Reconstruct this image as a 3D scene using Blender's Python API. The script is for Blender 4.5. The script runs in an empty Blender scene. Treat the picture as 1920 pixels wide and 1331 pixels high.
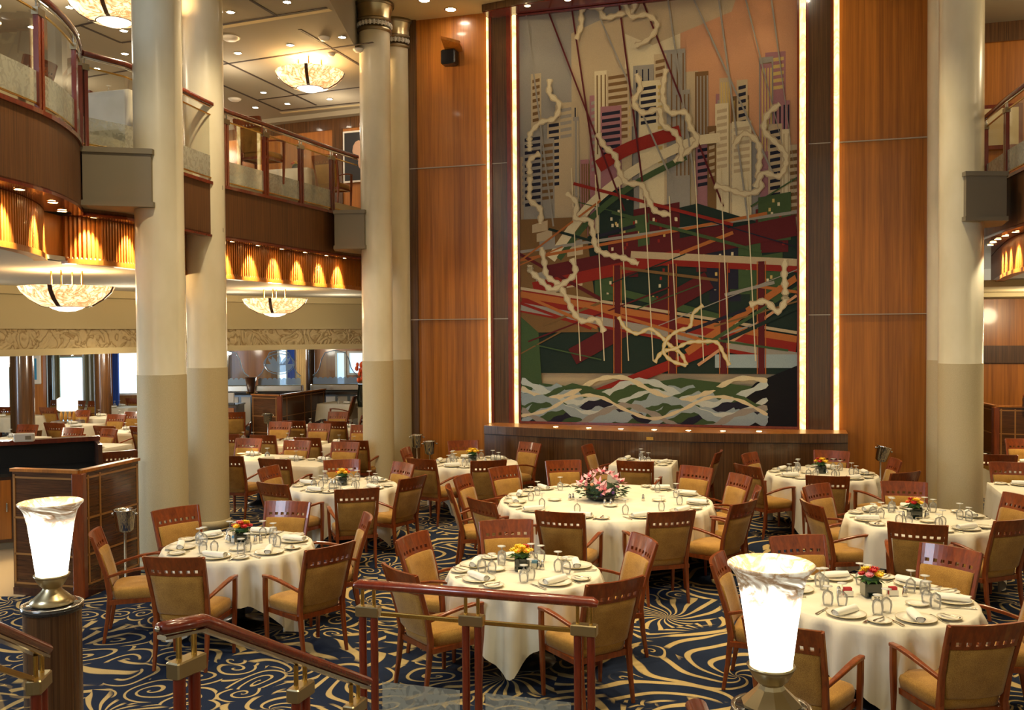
import bpy, math, random
from mathutils import Vector, Matrix
random.seed(7)
PI = math.pi
sc = bpy.context.scene
C = sc.collection
# ---------------------------------------------------------------- camera
FPX, CAMH, PITCH, ROLL = 1750.0, 2.72, 0.0220, -0.007
cam = bpy.data.cameras.new('camera'); camo = bpy.data.objects.new('camera', cam); C.objects.link(camo)
cam.sensor_fit = 'HORIZONTAL'; cam.sensor_width = 36.0; cam.lens = FPX / 1920.0 * 36.0
cam.clip_start = 0.05; cam.clip_end = 200
RC = (Matrix.Rotation(PI/2 - PITCH, 4, 'X') @ Matrix.Rotation(ROLL, 4, 'Z'))
camo.matrix_world = Matrix.Translation((0, 0, CAMH)) @ RC
sc.camera = camo
R3 = RC.to_3x3()
def ray(px, py): return R3 @ Vector(((px-960)/FPX, (665.5-py)/FPX, -1))
def at_z(px, py, z):
    d = ray(px, py); t = (z-CAMH)/d.z
    return Vector((d.x*t, d.y*t, z))
def at_d(px, py, dep):
    d = ray(px, py); t = dep/d.y
    return Vector((d.x*t, dep, CAMH+d.z*t))
def px2d(px, dep): return at_d(px, 627, dep)
# ---------------------------------------------------------------- world, exposure
w = bpy.data.worlds.new('world'); sc.world = w; w.use_nodes = True
bg = w.node_tree.nodes['Background']; bg.inputs[0].default_value = (1.0, .86, .60, 1); bg.inputs[1].default_value = 0.40
sc.view_settings.view_transform = 'Standard'; sc.view_settings.look = 'None'
sc.view_settings.exposure = 0.12; sc.view_settings.gamma = 1.0
sc.view_settings.use_curve_mapping = False
sc.cycles.max_bounces = 7; sc.cycles.transparent_max_bounces = 16
sc.cycles.sample_clamp_indirect = 4.0
sc.cycles.caustics_reflective = False; sc.cycles.caustics_refractive = False
WARM = (1.0, .74, .40)
# ---------------------------------------------------------------- materials
MAT = {}
class NT:
    def __init__(s, name):
        m = bpy.data.materials.new(name); m.use_nodes = True; s.m = m; s.t = m.node_tree; s.n = s.t.nodes
        s.p = s.n['Principled BSDF']; s.out = s.n['Material Output']; MAT[name] = m
    def new(s, typ, **kw):
        n = s.n.new(typ)
        for k, v in kw.items(): setattr(n, k, v)
        return n
    def set(s, sock, v):
        if hasattr(v, 'links') or hasattr(v, 'is_output'): s.t.links.new(v, sock)
        else: sock.default_value = v
    def math(s, op, a, b=None, clamp=False):
        n = s.new('ShaderNodeMath', operation=op); n.use_clamp = clamp
        s.set(n.inputs[0], a)
        if b is not None: s.set(n.inputs[1], b)
        return n.outputs[0]
    def vmath(s, op, a, b=None):
        n = s.new('ShaderNodeVectorMath', operation=op); s.set(n.inputs[0], a)
        if b is not None: s.set(n.inputs[1], b)
        return n
    def mix(s, f, a, b):
        n = s.new('ShaderNodeMix', data_type='RGBA'); s.set(n.inputs[0], f); s.set(n.inputs[6], a); s.set(n.inputs[7], b)
        return n.outputs[2]
    def co(s, scale=(1, 1, 1)):
        t = s.new('ShaderNodeTexCoord'); m = s.new('ShaderNodeMapping'); s.t.links.new(t.outputs['Object'], m.inputs[0])
        m.inputs['Scale'].default_value = scale; return m.outputs[0]
    def noise(s, vec, scale=5, detail=3, rough=.5, dist=0):
        n = s.new('ShaderNodeTexNoise'); s.set(n.inputs['Vector'], vec); n.inputs['Scale'].default_value = scale
        n.inputs['Detail'].default_value = detail; n.inputs['Roughness'].default_value = rough; n.inputs['Distortion'].default_value = dist
        return n.outputs[0]
    def ramp(s, f, stops, interp='LINEAR'):
        n = s.new('ShaderNodeValToRGB'); s.set(n.inputs[0], f); cr = n.color_ramp; cr.interpolation = interp
        while len(cr.elements) < len(stops): cr.elements.new(.5)
        for e, (p, c) in zip(cr.elements, stops): e.position = p; e.color = (*c, 1) if len(c) == 3 else c
        return n.outputs[0]
    def bump(s, h, strength=.3, dist=.01):
        n = s.new('ShaderNodeBump'); n.inputs['Strength'].default_value = strength; n.inputs['Distance'].default_value = dist
        s.set(n.inputs['Height'], h); s.t.links.new(n.outputs[0], s.p.inputs['Normal'])
    def base(s, c, rough=.5, metal=0, spec=None, coat=0, coatr=.1):
        s.set(s.p.inputs['Base Color'], (*c, 1) if isinstance(c, tuple) and len(c) == 3 else c)
        s.set(s.p.inputs['Roughness'], rough); s.p.inputs['Metallic'].default_value = metal
        if spec is not None: s.p.inputs['Specular IOR Level'].default_value = spec
        s.p.inputs['Coat Weight'].default_value = coat; s.p.inputs['Coat Roughness'].default_value = coatr
def plain(name, c, rough=.5, metal=0, **k):
    t = NT(name); t.base(c, rough, metal, **k); return t.m
def emis(name, c, st):
    t = NT(name); t.base((.8, .75, .65), .5); t.p.inputs['Emission Color'].default_value = (*c, 1); t.p.inputs['Emission Strength'].default_value = st
    return t.m
def wood(name, dark, light, scale=(30, 30, 1.5), plank=0, rough=.3, coat=.5, contrast=(.3, .7), horiz=False):
    t = NT(name); v = t.co(scale)
    a = t.noise(v, 1.0, 4, .6, .4)
    b = t.noise(t.co(tuple(q*4 for q in scale)), 1.0, 2, .5)
    f = t.math('ADD', t.math('MULTIPLY', a, .7), t.math('MULTIPLY', b, .3))
    if plank:
        cx = t.new('ShaderNodeSeparateXYZ'); t.set(cx.inputs[0], t.co())
        fl = t.math('FLOOR', t.math('MULTIPLY', cx.outputs[2 if horiz else 0], 1.0/plank))
        wn = t.new('ShaderNodeTexWhiteNoise', noise_dimensions='1D'); t.set(wn.inputs['W'], fl)
        f = t.math('ADD', f, t.math('MULTIPLY', t.math('SUBTRACT', wn.outputs[0], .5), .16))
    c = t.ramp(f, [(contrast[0], dark), (contrast[1], light)])
    t.base(c, rough, coat=coat, coatr=.08); return t.m
wood('cherry', (.10, .018, .003), (.31, .062, .007), (22, 22, 3), rough=.3, coat=.45, contrast=(.25, .75))
wood('rail_wood', (.10, .012, .005), (.24, .030, .008), (22, 22, 3), rough=.25, coat=.6, contrast=(.25, .75))
wood('panel_wood', (.25, .078, .008), (.55, .190, .022), (14, 14, .35), plank=.21, rough=.3, coat=.3)
wood('panel_pale', (.30, .095, .014), (.52, .20, .035), (14, 14, .35), plank=.25, rough=.35, coat=.25)
wood('zebrano', (.035, .014, .005), (.155, .068, .022), (60, 60, .7), rough=.25, coat=.6)
wood('zebrano_flat', (.028, .010, .004), (.15, .055, .016), (2.2, 2.2, 55), rough=.25, coat=.5)
wood('fascia_wood', (.055, .020, .005), (.20, .078, .018), (50, 50, .7), rough=.55, coat=.0)
wood('slat_wood', (.32, .095, .012), (.55, .20, .03), (20, 20, 1), rough=.45, coat=.1)
wood('dark_wood', (.03, .010, .005), (.09, .028, .012), (30, 30, 1.5), rough=.3, coat=.5)
# fabric
t = NT('gold_fabric'); n = t.noise(t.co(), 260, 2, .7); n2 = t.noise(t.co(), 9, 2)
t.base(t.ramp(t.math('ADD', t.math('MULTIPLY', n, .75), t.math('MULTIPLY', n2, .25)), [(.35, (.21, .092, .013)), (.65, (.52, .285, .058))]), .85, spec=.2)
t.bump(n, .25, .002); t.p.inputs['Sheen Weight'].default_value = .2
t = NT('linen'); n = t.noise(t.co(), 3, 3); t.base(t.ramp(n, [(.3, (.70, .64, .49)), (.7, (.80, .74, .60))]), .75, spec=.25)
t.bump(t.noise(t.co((1, 1, .4)), 9, 3), .25, .02)
plain('napkin_cloth', (.84, .81, .72), .8, spec=.2)
plain('porcelain', (.82, .78, .66), .15, coat=.4); plain('gold_rim', (.62, .48, .20), .35, .5)
plain('chrome', (.75, .74, .70), .12, 1.0); plain('silver', (.72, .70, .64), .2, 1.0)
plain('brass', (.70, .45, .12), .22, 1.0); plain('bronze', (.30, .24, .15), .35, .9)
plain('brushed_bronze', (.52, .42, .24), .3, 1.0); plain('black', (.008, .008, .009), .25); plain('black_matte', (.012, .011, .011), .7)
plain('stone_dark', (.02, .02, .022), .08, coat=.8); plain('grey_paint', (.235, .20, .135), .6); plain('white_paint', (.75, .72, .66), .5)
plain('stripe_inlay', (.36, .16, .04), .3, coat=.5); plain('dark_vase', (.006, .012, .008), .05, coat=.8)
plain('leaf_green', (.03, .10, .02), .5); plain('leaf_dark', (.012, .045, .012), .5)
plain('petal_yellow', (.90, .62, .03), .5); plain('petal_red', (.55, .02, .02), .5); plain('petal_pink', (.80, .30, .34), .5)
plain('petal_lily', (.82, .42, .46), .5); plain('petal_peach', (.85, .35, .18), .5); plain('petal_purple', (.12, .05, .22), .5); plain('petal_orange', (.85, .12, .02), .5)
plain('lily_centre', (.60, .10, .14), .5); plain('paper', (.75, .72, .65), .7); plain('ink', (.03, .03, .03), .6); plain('sugar_red', (.55, .03, .04), .5)
plain('sugar_blue', (.16, .38, .60), .5); plain('amber_oil', (.45, .22, .03), .2); plain('steel_blue', (.18, .22, .27), .3, .6); plain('seam_white', (.40, .33, .24), .5)
plain('curtain_blue', (.02, .07, .35), .8); plain('curtain_beige', (.55, .42, .22), .8); plain('tile_beige', (.56, .42, .24), .3)
plain('ceiling_seam', (.03, .016, .010), .8); plain('picture_blue', (.03, .25, .50), .5); plain('picture_dark', (.02, .018, .02), .4); plain('picture_flesh', (.5, .3, .2), .5)
t = NT('cream_column'); n = t.noise(t.co((1, 1, .5)), 3, 3); t.base(t.ramp(n, [(.3, (.68, .61, .42)), (.7, (.78, .71, .52))]), .32, coat=.45, coatr=.25)
t = NT('cream_column_low'); n = t.noise(t.co((60, 60, 60)), 3, 2); t.base(t.ramp(n, [(.3, (.56, .46, .25)), (.7, (.68, .57, .34))]), .6)
t = NT('ceiling_cream'); t.base((.66, .55, .32), .8, spec=.2)
t = NT('ceiling_tan'); t.base((.33, .29, .22), .85, spec=.2)
t = NT('cove_tan'); t.base((.52, .44, .26), .8, spec=.2)
t = NT('soffit_pale'); t.base((.58, .55, .48), .8, spec=.2)
# relief frieze
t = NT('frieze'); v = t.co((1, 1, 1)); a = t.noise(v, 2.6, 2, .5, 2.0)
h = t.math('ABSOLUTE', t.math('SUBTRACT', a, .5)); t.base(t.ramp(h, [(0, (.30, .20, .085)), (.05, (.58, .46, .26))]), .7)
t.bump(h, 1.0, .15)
# carpet
t = NT('carpet')
base = t.co((1, 1, 0))
nz = t.new('ShaderNodeTexNoise'); t.set(nz.inputs['Vector'], base); nz.inputs['Scale'].default_value = 1.1; nz.inputs['Detail'].default_value = 1.0
wv = t.vmath('ADD', base, t.vmath('SCALE', t.vmath('SUBTRACT', nz.outputs['Color'], (.5, .5, .5)).outputs[0]).outputs[0])
wv.inputs[1].links[0].from_node.inputs['Scale'].default_value = .55
def spiral(scale, arms, tw, lo, hi, off, power=0.5):
    vo = t.new('ShaderNodeTexVoronoi', feature='F1', voronoi_dimensions='2D'); mp = t.new('ShaderNodeMapping'); t.set(mp.inputs[0], wv.outputs[0]); mp.inputs['Location'].default_value = (off, off*.7, 0)
    t.set(vo.inputs['Vector'], mp.outputs[0]); vo.inputs['Scale'].default_value = scale; vo.inputs['Randomness'].default_value = .85
    sub = t.vmath('SUBTRACT', mp.outputs[0], vo.outputs['Position'])
    s = t.new('ShaderNodeSeparateXYZ'); t.set(s.inputs[0], sub.outputs[0])
    ang = t.math('ARCTAN2', s.outputs[1], s.outputs[0]); r = t.math('MULTIPLY', vo.outputs['Distance'], 1.0)
    rr = t.math('POWER', t.math('ADD', r, .02), power)
    cs = t.new('ShaderNodeSeparateColor'); t.set(cs.inputs[0], vo.outputs['Color'])
    sg = t.math('SIGN', t.math('SUBTRACT', cs.outputs[0], .5))
    ph = t.math('ADD', t.math('MULTIPLY', ang, float(arms)), t.math('MULTIPLY', t.math('MULTIPLY', rr, tw), sg))
    ph = t.math('ADD', ph, t.math('MULTIPLY', cs.outputs[1], 6.28))
    wv_ = t.math('COSINE', ph)
    m = t.new('ShaderNodeMapRange'); t.set(m.inputs[0], wv_); m.inputs[1].default_value = lo; m.inputs[2].default_value = hi
    return m.outputs[0], r, cs.outputs[2]
s1, r1, c1 = spiral(.85, 7, 36, .60, .78, 0.0, .6)
s2, r2, c2 = spiral(2.5, 1, 24, .68, .84, 3.3, .8)
s3, r3, c3 = spiral(1.05, 18, 20, .40, .64, 9.1, .5)
msk = t.new('ShaderNodeMapRange'); t.set(msk.inputs[0], t.noise(base, .9, 1)); msk.inputs[1].default_value = .50; msk.inputs[2].default_value = .52
msk2 = t.new('ShaderNodeMapRange'); t.set(msk2.inputs[0], t.noise(t.vmath('ADD', base, (7.7, 3.1, 0)).outputs[0], .8, 1)); msk2.inputs[1].default_value = .53; msk2.inputs[2].default_value = .55
f = t.new('ShaderNodeMix', data_type='FLOAT'); t.set(f.inputs[0], msk.outputs[0]); t.set(f.inputs[2], s1); t.set(f.inputs[3], s2)
f2 = t.new('ShaderNodeMix', data_type='FLOAT'); t.set(f2.inputs[0], msk2.outputs[0]); t.set(f2.inputs[2], f.outputs[0]); t.set(f2.inputs[3], s3)
fib = t.noise(base, 180, 2, .7)
navy = t.ramp(fib, [(.3, (.005, .009, .022)), (.7, (.020, .030, .062))]); gold = t.ramp(fib, [(.3, (.30, .21, .085)), (.7, (.56, .42, .19))])
t.base(t.mix(f2.outputs[0], navy, gold), .95, spec=.1); t.bump(fib, .3, .003)
# glass-like materials
def glassy(name, tint, gloss, rough=.02, alpha_frost=0, frost=(.6, .6, .55)):
    t = NT(name); t.n.remove(t.p)
    tr = t.new('ShaderNodeBsdfTransparent'); tr.inputs[0].default_value = (*tint, 1)
    gl = t.new('ShaderNodeBsdfGlossy'); gl.inputs['Roughness'].default_value = rough
    fr = t.new('ShaderNodeFresnel'); fr.inputs[0].default_value = 1.45
    m = t.new('ShaderNodeMixShader'); t.set(m.inputs[0], t.math('MINIMUM', t.math('MULTIPLY', fr.outputs[0], gloss), .9)); t.t.links.new(tr.outputs[0], m.inputs[1]); t.t.links.new(gl.outputs[0], m.inputs[2])
    last = m.outputs[0]
    if alpha_frost:
        df = t.new('ShaderNodeBsdfDiffuse'); df.inputs[0].default_value = (*frost, 1)
        m2 = t.new('ShaderNodeMixShader')
        if alpha_frost < 0:
            v = t.noise(t.co((1, 1, 1)), 14, 1, .5, 1.5); t.set(m2.inputs[0], t.ramp(v, [(.46, (.55,)*3), (.5, (.80,)*3)]))
        else: m2.inputs[0].default_value = alpha_frost
        t.t.links.new(last, m2.inputs[1]); t.t.links.new(df.outputs[0], m2.inputs[2]); last = m2.outputs[0]
    t.t.links.new(last, t.out.inputs[0]); return t.m
glassy('rail_glass', (.92, .94, .91), .3); glassy('drink_glass', (.99, .99, .98), 1.0, .05, .12, (.9, .9, .85))
glassy('frosted', (.9, .92, .9), .8, .1, -1, (.40, .40, .32)); glassy('etched', (.7, .8, .95), .6, .2, .75, (.42, .58, .78)); glassy('screen_glass', (.85, .92, .97), 1.2)
# lamps
emis('lamp_white', (1, .90, .70), 14); emis('disc_warm', (1, .72, .35), 20)
emis('spot_white', (1, .95, .85), 25)
def alabaster(name, col, st, top_z=None, lo=.05, nsc=5):
    t = NT(name); v = t.co(); a = t.noise(v, nsc, 3 if nsc < 3 else 4, .6, 1.6); vein = t.math('ABSOLUTE', t.math('SUBTRACT', a, .5))
    f = t.math('MULTIPLY', vein, 9, True)
    if top_z:
        s = t.new('ShaderNodeSeparateXYZ'); t.set(s.inputs[0], v)
        m = t.new('ShaderNodeMapRange'); t.set(m.inputs[0], t.math('ADD', s.outputs[2], t.math('MULTIPLY', t.math('SUBTRACT', a, .5), .35)))
        m.inputs[1].default_value = top_z[1]; m.inputs[2].default_value = top_z[0]; m.inputs[3].default_value = lo; m.inputs[4].default_value = 1
        e = t.math('MULTIPLY', m.outputs[0], st)
        f = t.math('MAXIMUM', f, m.outputs[0])
        e = t.math('MULTIPLY', e, t.math('ADD', t.math('MULTIPLY', f, .75), .25))
    else: e = t.math('MULTIPLY', t.math('ADD', t.math('MULTIPLY', f, .6 if nsc > 3 else .3), .4 if nsc > 3 else .7), st)
    t.base(t.ramp(f, [(0, (.36, .22, .09)), (1, (.78, .68, .50))]), .35, coat=.3)
    t.set(t.p.inputs['Emission Color'], t.ramp(f, [(0, (col[0], col[1]*(.62 if nsc > 3 else .9), col[2]*(.40 if nsc > 3 else .7))), (.6, col)])); t.set(t.p.inputs['Emission Strength'], e)
    return t.m
alabaster('lamp_shade', (1, .90, .70), 7.0, (.36, .50), .06)
alabaster('bowl_shade', (1, .70, .34), 2.0); alabaster('strip_light', (1, .76, .32), 2.3, nsc=1.3)
emis('bowl_bottom', (1, .86, .62), 2.2); emis('daylight', (.62, .85, 1.0), 2.2); emis('day_soft', (.55, .80, 1.0), 1.1)
# ---------------------------------------------------------------- mesh builder
class MB:
    def __init__(s): s.v = []; s.f = []; s.mi = []; s.sm = []; s.cur = 0; s.smooth = False
    def add(s, vs, fs, smooth=None):
        o = len(s.v); s.v += [tuple(q) for q in vs]
        for f in fs: s.f.append(tuple(i+o for i in f)); s.mi.append(s.cur); s.sm.append(s.smooth if smooth is None else smooth)
        return s
    def box(s, x0, x1, y0, y1, z0, z1):
        v = [(x, y, z) for z in (z0, z1) for y in (y0, y1) for x in (x0, x1)]
        return s.add(v, [(0, 2, 3, 1), (4, 5, 7, 6), (0, 1, 5, 4), (2, 6, 7, 3), (0, 4, 6, 2), (1, 3, 7, 5)], False)
    def bevbox(s, x0, x1, y0, y1, z0, z1, b=.01):
        cx, cy = (x0+x1)/2, (y0+y1)/2; hx, hy = (x1-x0)/2, (y1-y0)/2
        def ring(z, ins):
            a, c = hx-ins, hy-ins; q = b
            return [(cx+sx*(a-(q if k else 0)), cy+sy*(c-(0 if k else q)), z) for sx, sy, k in ((1, -1, 0), (1, 1, 0), (1, 1, 1), (-1, 1, 1), (-1, 1, 0), (-1, -1, 0), (-1, -1, 1), (1, -1, 1))]
        return s.loft([ring(z0, b), ring(z0+b, 0), ring(z1-b, 0), ring(z1, b)], True, True, True)
    def loft(s, rings, closed=True, cap0=False, cap1=False, smooth=None):
        n = len(rings[0]); o = len(s.v); vs = [p for r in rings for p in r]; fs = []
        for i in range(len(rings)-1):
            for j in range(n if closed else n-1):
                k = (j+1) % n; fs.append((i*n+j, i*n+k, (i+1)*n+k, (i+1)*n+j))
        s.add(vs, fs, smooth)
        if cap0: s.add(rings[0], [tuple(reversed(range(n)))], False)
        if cap1: s.add(rings[-1], [tuple(range(n))], False)
        return s
    def bar(s, p0, p1, w0, h0, w1=None, h1=None, up=(0, 0, 1)):
        return s.sweep([p0, p1], [(w0, h0), (w1 or w0, h1 or h0)], up)
    def sweep(s, pts, sizes, up=(0, 0, 1), prof=None):
        P = [Vector(p) for p in pts]; up = Vector(up); rings = []
        if not isinstance(sizes, list): sizes = [sizes]*len(P)
        prof = prof or [(-.5, -.35), (-.35, -.5), (.35, -.5), (.5, -.35), (.5, .35), (.35, .5), (-.35, .5), (-.5, .35)]
        for i, p in enumerate(P):
            d = (P[min(i+1, len(P)-1)]-P[max(i-1, 0)]).normalized()
            a = d.cross(up)
            if a.length < 1e-4: a = Vector((1, 0, 0))
            a.normalize(); b = a.cross(d)
            rings.append([tuple(p+a*x*sizes[i][0]+b*y*sizes[i][1]) for x, y in prof])
        return s.loft(rings, True, True, True)
    def tube(s, pts, r, n=10, smooth=True):
        P = [Vector(p) for p in pts]; R = r if isinstance(r, list) else [r]*len(P); rings = []
        for i, p in enumerate(P):
            d = (P[min(i+1, len(P)-1)]-P[max(i-1, 0)]).normalized(); a = d.cross(Vector((0, 0, 1)))
            if a.length < 1e-3: a = d.cross(Vector((1, 0, 0)))
            a.normalize(); b = a.cross(d)
            rings.append([tuple(p+(a*math.cos(2*PI*k/n)+b*math.sin(2*PI*k/n))*R[i]) for k in range(n)])
        return s.loft(rings, True, True, True, smooth)
    def lathe(s, prof, n=24, c=(0, 0, 0), caps=True, smooth=True):
        rings = [[(c[0]+r*math.cos(2*PI*k/n), c[1]+r*math.sin(2*PI*k/n), c[2]+z) for k in range(n)] for r, z in prof]
        return s.loft(rings, True, caps and prof[0][0] > 1e-5, caps and prof[-1][0] > 1e-5, smooth)
    def prism(s, poly, z0, z1):
        n = len(poly); v = [(x, y, z0) for x, y in poly]+[(x, y, z1) for x, y in poly]
        fs = [tuple(reversed(range(n))), tuple(range(n, 2*n))]+[(i, (i+1) % n, n+(i+1) % n, n+i) for i in range(n)]
        return s.add(v, fs, False)
    def ellipsoid(s, c, r, n=10, m=6):
        prof = [(max(1e-6, math.sin(PI*i/m)), -math.cos(PI*i/m)) for i in range(m+1)]
        rings = [[(c[0]+q*r[0]*math.cos(2*PI*k/n), c[1]+q*r[1]*math.sin(2*PI*k/n), c[2]+z*r[2]) for k in range(n)] for q, z in prof]
        return s.loft(rings, True, False, False, True)
    def mesh(s, name, mats):
        me = bpy.data.meshes.new(name); me.from_pydata(s.v, [], s.f)
        for m in (mats if isinstance(mats, (list, tuple)) else [mats]): me.materials.append(MAT[m])
        me.polygons.foreach_set('material_index', s.mi); me.polygons.foreach_set('use_smooth', s.sm); me.update()
        return me
    def build(s, name, mats, parent=None, loc=None, rot=None):
        o = bpy.data.objects.new(name, s.mesh(name, mats)); C.objects.link(o)
        if parent: o.parent = parent
        if loc is not None: o.location = loc
        if rot is not None: o.rotation_euler = rot if isinstance(rot, tuple) else (0, 0, rot)
        return o
def tag(o, label=None, cat=None, group=None, kind=None):
    if label: o['label'] = label
    if cat: o['category'] = cat
    if group: o['group'] = group
    if kind: o['kind'] = kind
    return o
def empty(name, loc=(0, 0, 0), rz=0):
    o = bpy.data.objects.new(name, None); C.objects.link(o); o.location = loc; o.rotation_euler = (0, 0, rz); o.empty_display_size = .1
    return o
def kids(o): return [c for c in bpy.data.objects if c.parent == o]
KC = {}
def copy_tree(o, parent=None):
    c = o.copy(); C.objects.link(c)
    if parent: c.parent = parent
    if o.name not in KC: KC[o.name] = kids(o)
    for ch in KC[o.name]: copy_tree(ch, c)
    return c
def struct(name, mb, mat, loc=None, rot=None): return tag(mb.build(name, mat, None, loc, rot), kind='structure')
def light(name, kind, loc, power, color=WARM, size=.1, spot=None, target=None, parent=None, blend=.6):
    l = bpy.data.lights.new(name, kind); l.energy = power; l.color = color
    if kind in ('POINT', 'SPOT'): l.shadow_soft_size = size
    if kind == 'AREA': l.size = size
    if spot: l.spot_size = spot; l.spot_blend = blend
    o = bpy.data.objects.new(name, l); C.objects.link(o); o.location = loc
    if parent: o.parent = parent
    if target is not None: o.rotation_euler = (Vector(target)-Vector(loc)).to_track_quat('-Z', 'Y').to_euler()
    return o
# ---------------------------------------------------------------- setting: floor, ceilings, walls
YAW = math.atan2(-.2874, .9579)
U = Vector((.9579, -.2874, 0)); NR = Vector((-.2874, -.9579, 0))
W0 = Vector((-.1069*17.09, 17.09, 0))
def wall_s(px, out=0.0):
    o = Vector((0, 0, 0)); d = px2d(px, 1.0); d.z = 0; P = W0+NR*out
    t = (P-o).dot(NR)/d.dot(NR); return (d*t-W0).dot(U)
ZC, ZB, ZL, ZF = 8.42, 7.60, 3.62, 4.85     # atrium ceiling, balcony ceiling, lower ceiling, balcony floor
def wob(name, mb, mat, parent=None):          # wall-local mesh (x along the wall, -y into the room)
    return mb.build(name, mat, parent, tuple(W0), YAW) if not parent else mb.build(name, mat, parent)
def sheet(pts, z0, z1):
    m = MB(); m.prism(pts, z0, z1); return m
struct('floor', sheet([(-24, -1), (16, -1), (16, 34), (-24, 34)], -.1, 0), 'carpet')
struct('ceiling', sheet([(-2.62, -1), (7.0, -1), (7.0, 19), (-2.62, 19)], ZC, ZC+.15), 'ceiling_cream')
struct('ceiling_balcony_left', sheet([(-18, -1), (-2.62, -1), (-2.62, 23.5), (-18, 23.5)], ZB, ZC+.14), 'ceiling_tan')
struct('ceiling_balcony_right', sheet([(7.0, -1), (14, -1), (14, 17), (7.0, 17)], ZB, ZC+.14), 'ceiling_tan')
s0, s1w = wall_s(773), wall_s(1747)
wb = tag(wob('wall_back', MB().box(s0, s1w, 0, .3, 0, ZC), 'panel_wood'), kind='structure')
def trim(name, x0, x1, y0, y1, z0, z1, mat): return tag(wob(name, MB().box(x0, x1, y0, y1, z0, z1), mat), kind='structure')
trim('trim_1', s0-.02, wall_s(786), -.05, 0, 0, ZC, 'zebrano'); trim('trim_2', wall_s(1740), s1w+.03, -.05, 0, 0, ZC, 'dark_wood')
for i, z in enumerate((3.0, 5.74)):
    trim('trim_%d' % (3+i*2), s0, wall_s(914), -.054, 0, z-.008, z+.008, 'seam_white')
    trim('trim_%d' % (4+i*2), wall_s(1574), s1w, -.054, 0, z-.008, z+.008, 'seam_white')
# pilasters, lit strips, tapestry
def wbox(px0, px1, out0, out1, z0, z1): return MB().box(wall_s(px0, .1), wall_s(px1, .1), -out1, -out0, z0, z1)
Z0, Z1 = 1.15, 8.30
for nm, a, b, c, d, lab in (('pilaster', 920, 961, 925, 953, 'dark zebra wood pilaster left of the tapestry'), ('pilaster', 1511, 1562, 1516, 1557, 'dark zebra wood pilaster right of the tapestry')):
    p = empty(nm, tuple(W0), YAW); tag(p, lab, 'pilaster', 'pilasters beside the tapestry')
    wob('side_rail', wbox(a, c, 0, .10, Z0, Z1), 'rail_wood', p); wob('side_rail', wbox(d, b, 0, .10, Z0, Z1), 'rail_wood', p)
    m = wbox(c, d, 0, .07, Z0, Z1); wob('face_panel', m, 'zebrano', p)
    for z in (3.0, 5.74): wob('seam', MB().box(wall_s(c, .1), wall_s(d, .1), -.074, -.06, z-.007, z+.007), 'seam_white', p)
for a, b, lab in ((914, 920, 'narrow glowing amber light strip at the far left of the tapestry wall'), (962, 973, 'glowing amber light strip along the left edge of the tapestry'),
                  (1499, 1511, 'glowing amber light strip along the right edge of the tapestry'), (1563, 1574, 'glowing amber light strip right of the right pilaster')):
    m = MB(); xa, xb = wall_s(a, .1)+.004, wall_s(b, .1)-.004; n = 12; r = []
    for i in range(n+1):
        th = PI*i/n; r.append((xa+(xb-xa)*i/n, -.06-.06*math.sin(th)))
    m.smooth = True; m.loft([[(x, y, z) for x, y in r] for z in (Z0, Z1)], False)
    o = tag(wob('light_strip', m, 'strip_light'), lab, 'light', 'glowing strips beside the tapestry')
EL = [] 
# tapestry: a plain woven abstract of bars, bands and ribbons
for n_, c_ in dict(w_grey=(.26, .24, .20), w_tan=(.42, .33, .20), w_peach=(.48, .25, .13), w_cream=(.58, .50, .31), w_brown=(.16, .09, .035), w_red=(.22, .022, .016), w_maroon=(.09, .016, .018),
                   w_green=(.05, .085, .035), w_dkgreen=(.018, .030, .024), w_navy=(.020, .020, .032), w_orange=(.36, .12, .035), w_blue=(.26, .33, .34), w_pale=(.45, .50, .45), w_rose=(.30, .14, .15), w_black=(.012, .012, .014), w_gold=(.50, .36, .12)).items():
    t = NT(n_); v = t.co((70, 1, 70)); n = t.noise(v, 2, 2); k = t.new('ShaderNodeMix', data_type='RGBA'); c = tuple(q*.68 for q in c_)
    t.base(t.mix(n, (*c, 1), (*[min(1, q*1.30) for q in c_], 1)), .95, spec=.1); t.bump(n, .3, .004)
TX0, TX1, TZ0, TZ1 = wall_s(980), wall_s(1494.5), 1.20, 8.25
TW, TH = TX1-TX0, TZ1-TZ0
tp = empty('tapestry', tuple(W0), YAW); tag(tp, 'huge woven tapestry of grey bars, red bands and cream ribbons in a wooden frame', 'tapestry')
wmats = [m for m in MAT if m.startswith('w_')]; WI = {m[2:]: i for i, m in enumerate(wmats)}
TM = MB(); lay = [0]
def tpoly(col, pts, dz=None):
    lay[0] += 1; y = -.085-.00006*lay[0]; TM.cur = WI[col]
    P = [(TX0+min(max(a, 0), 1)*TW, y, TZ0+min(max(b, 0), 1)*TH) for a, b in pts]
    TM.add(P, [tuple(range(len(P)))], False)
def tstrip(col, pts, wd, vary=0):
    L = []; Rr = []; lay[0] += 1; y = -.085-.00006*lay[0]; TM.cur = WI[col]
    n = len(pts)
    for i, (a, b) in enumerate(pts):
        a0, b0 = pts[max(i-1, 0)]; a1, b1 = pts[min(i+1, n-1)]; dx, dz = (a1-a0)*TW, (b1-b0)*TH; l = math.hypot(dx, dz) or 1
        q = wd/2*(1+vary*math.sin(i*1.7)); cx, cz = TX0+a*TW, TZ0+b*TH
        for lst, sg in ((L, 1), (Rr, -1)):
            lst.append((min(max(cx-dz/l*q*sg, TX0), TX1), y, min(max(cz+dx/l*q*sg, TZ0), TZ1)))
    for i in range(n-1): TM.add([L[i], L[i+1], Rr[i+1], Rr[i]], [(0, 1, 2, 3)], False)
rt = random.Random(5)
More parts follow.
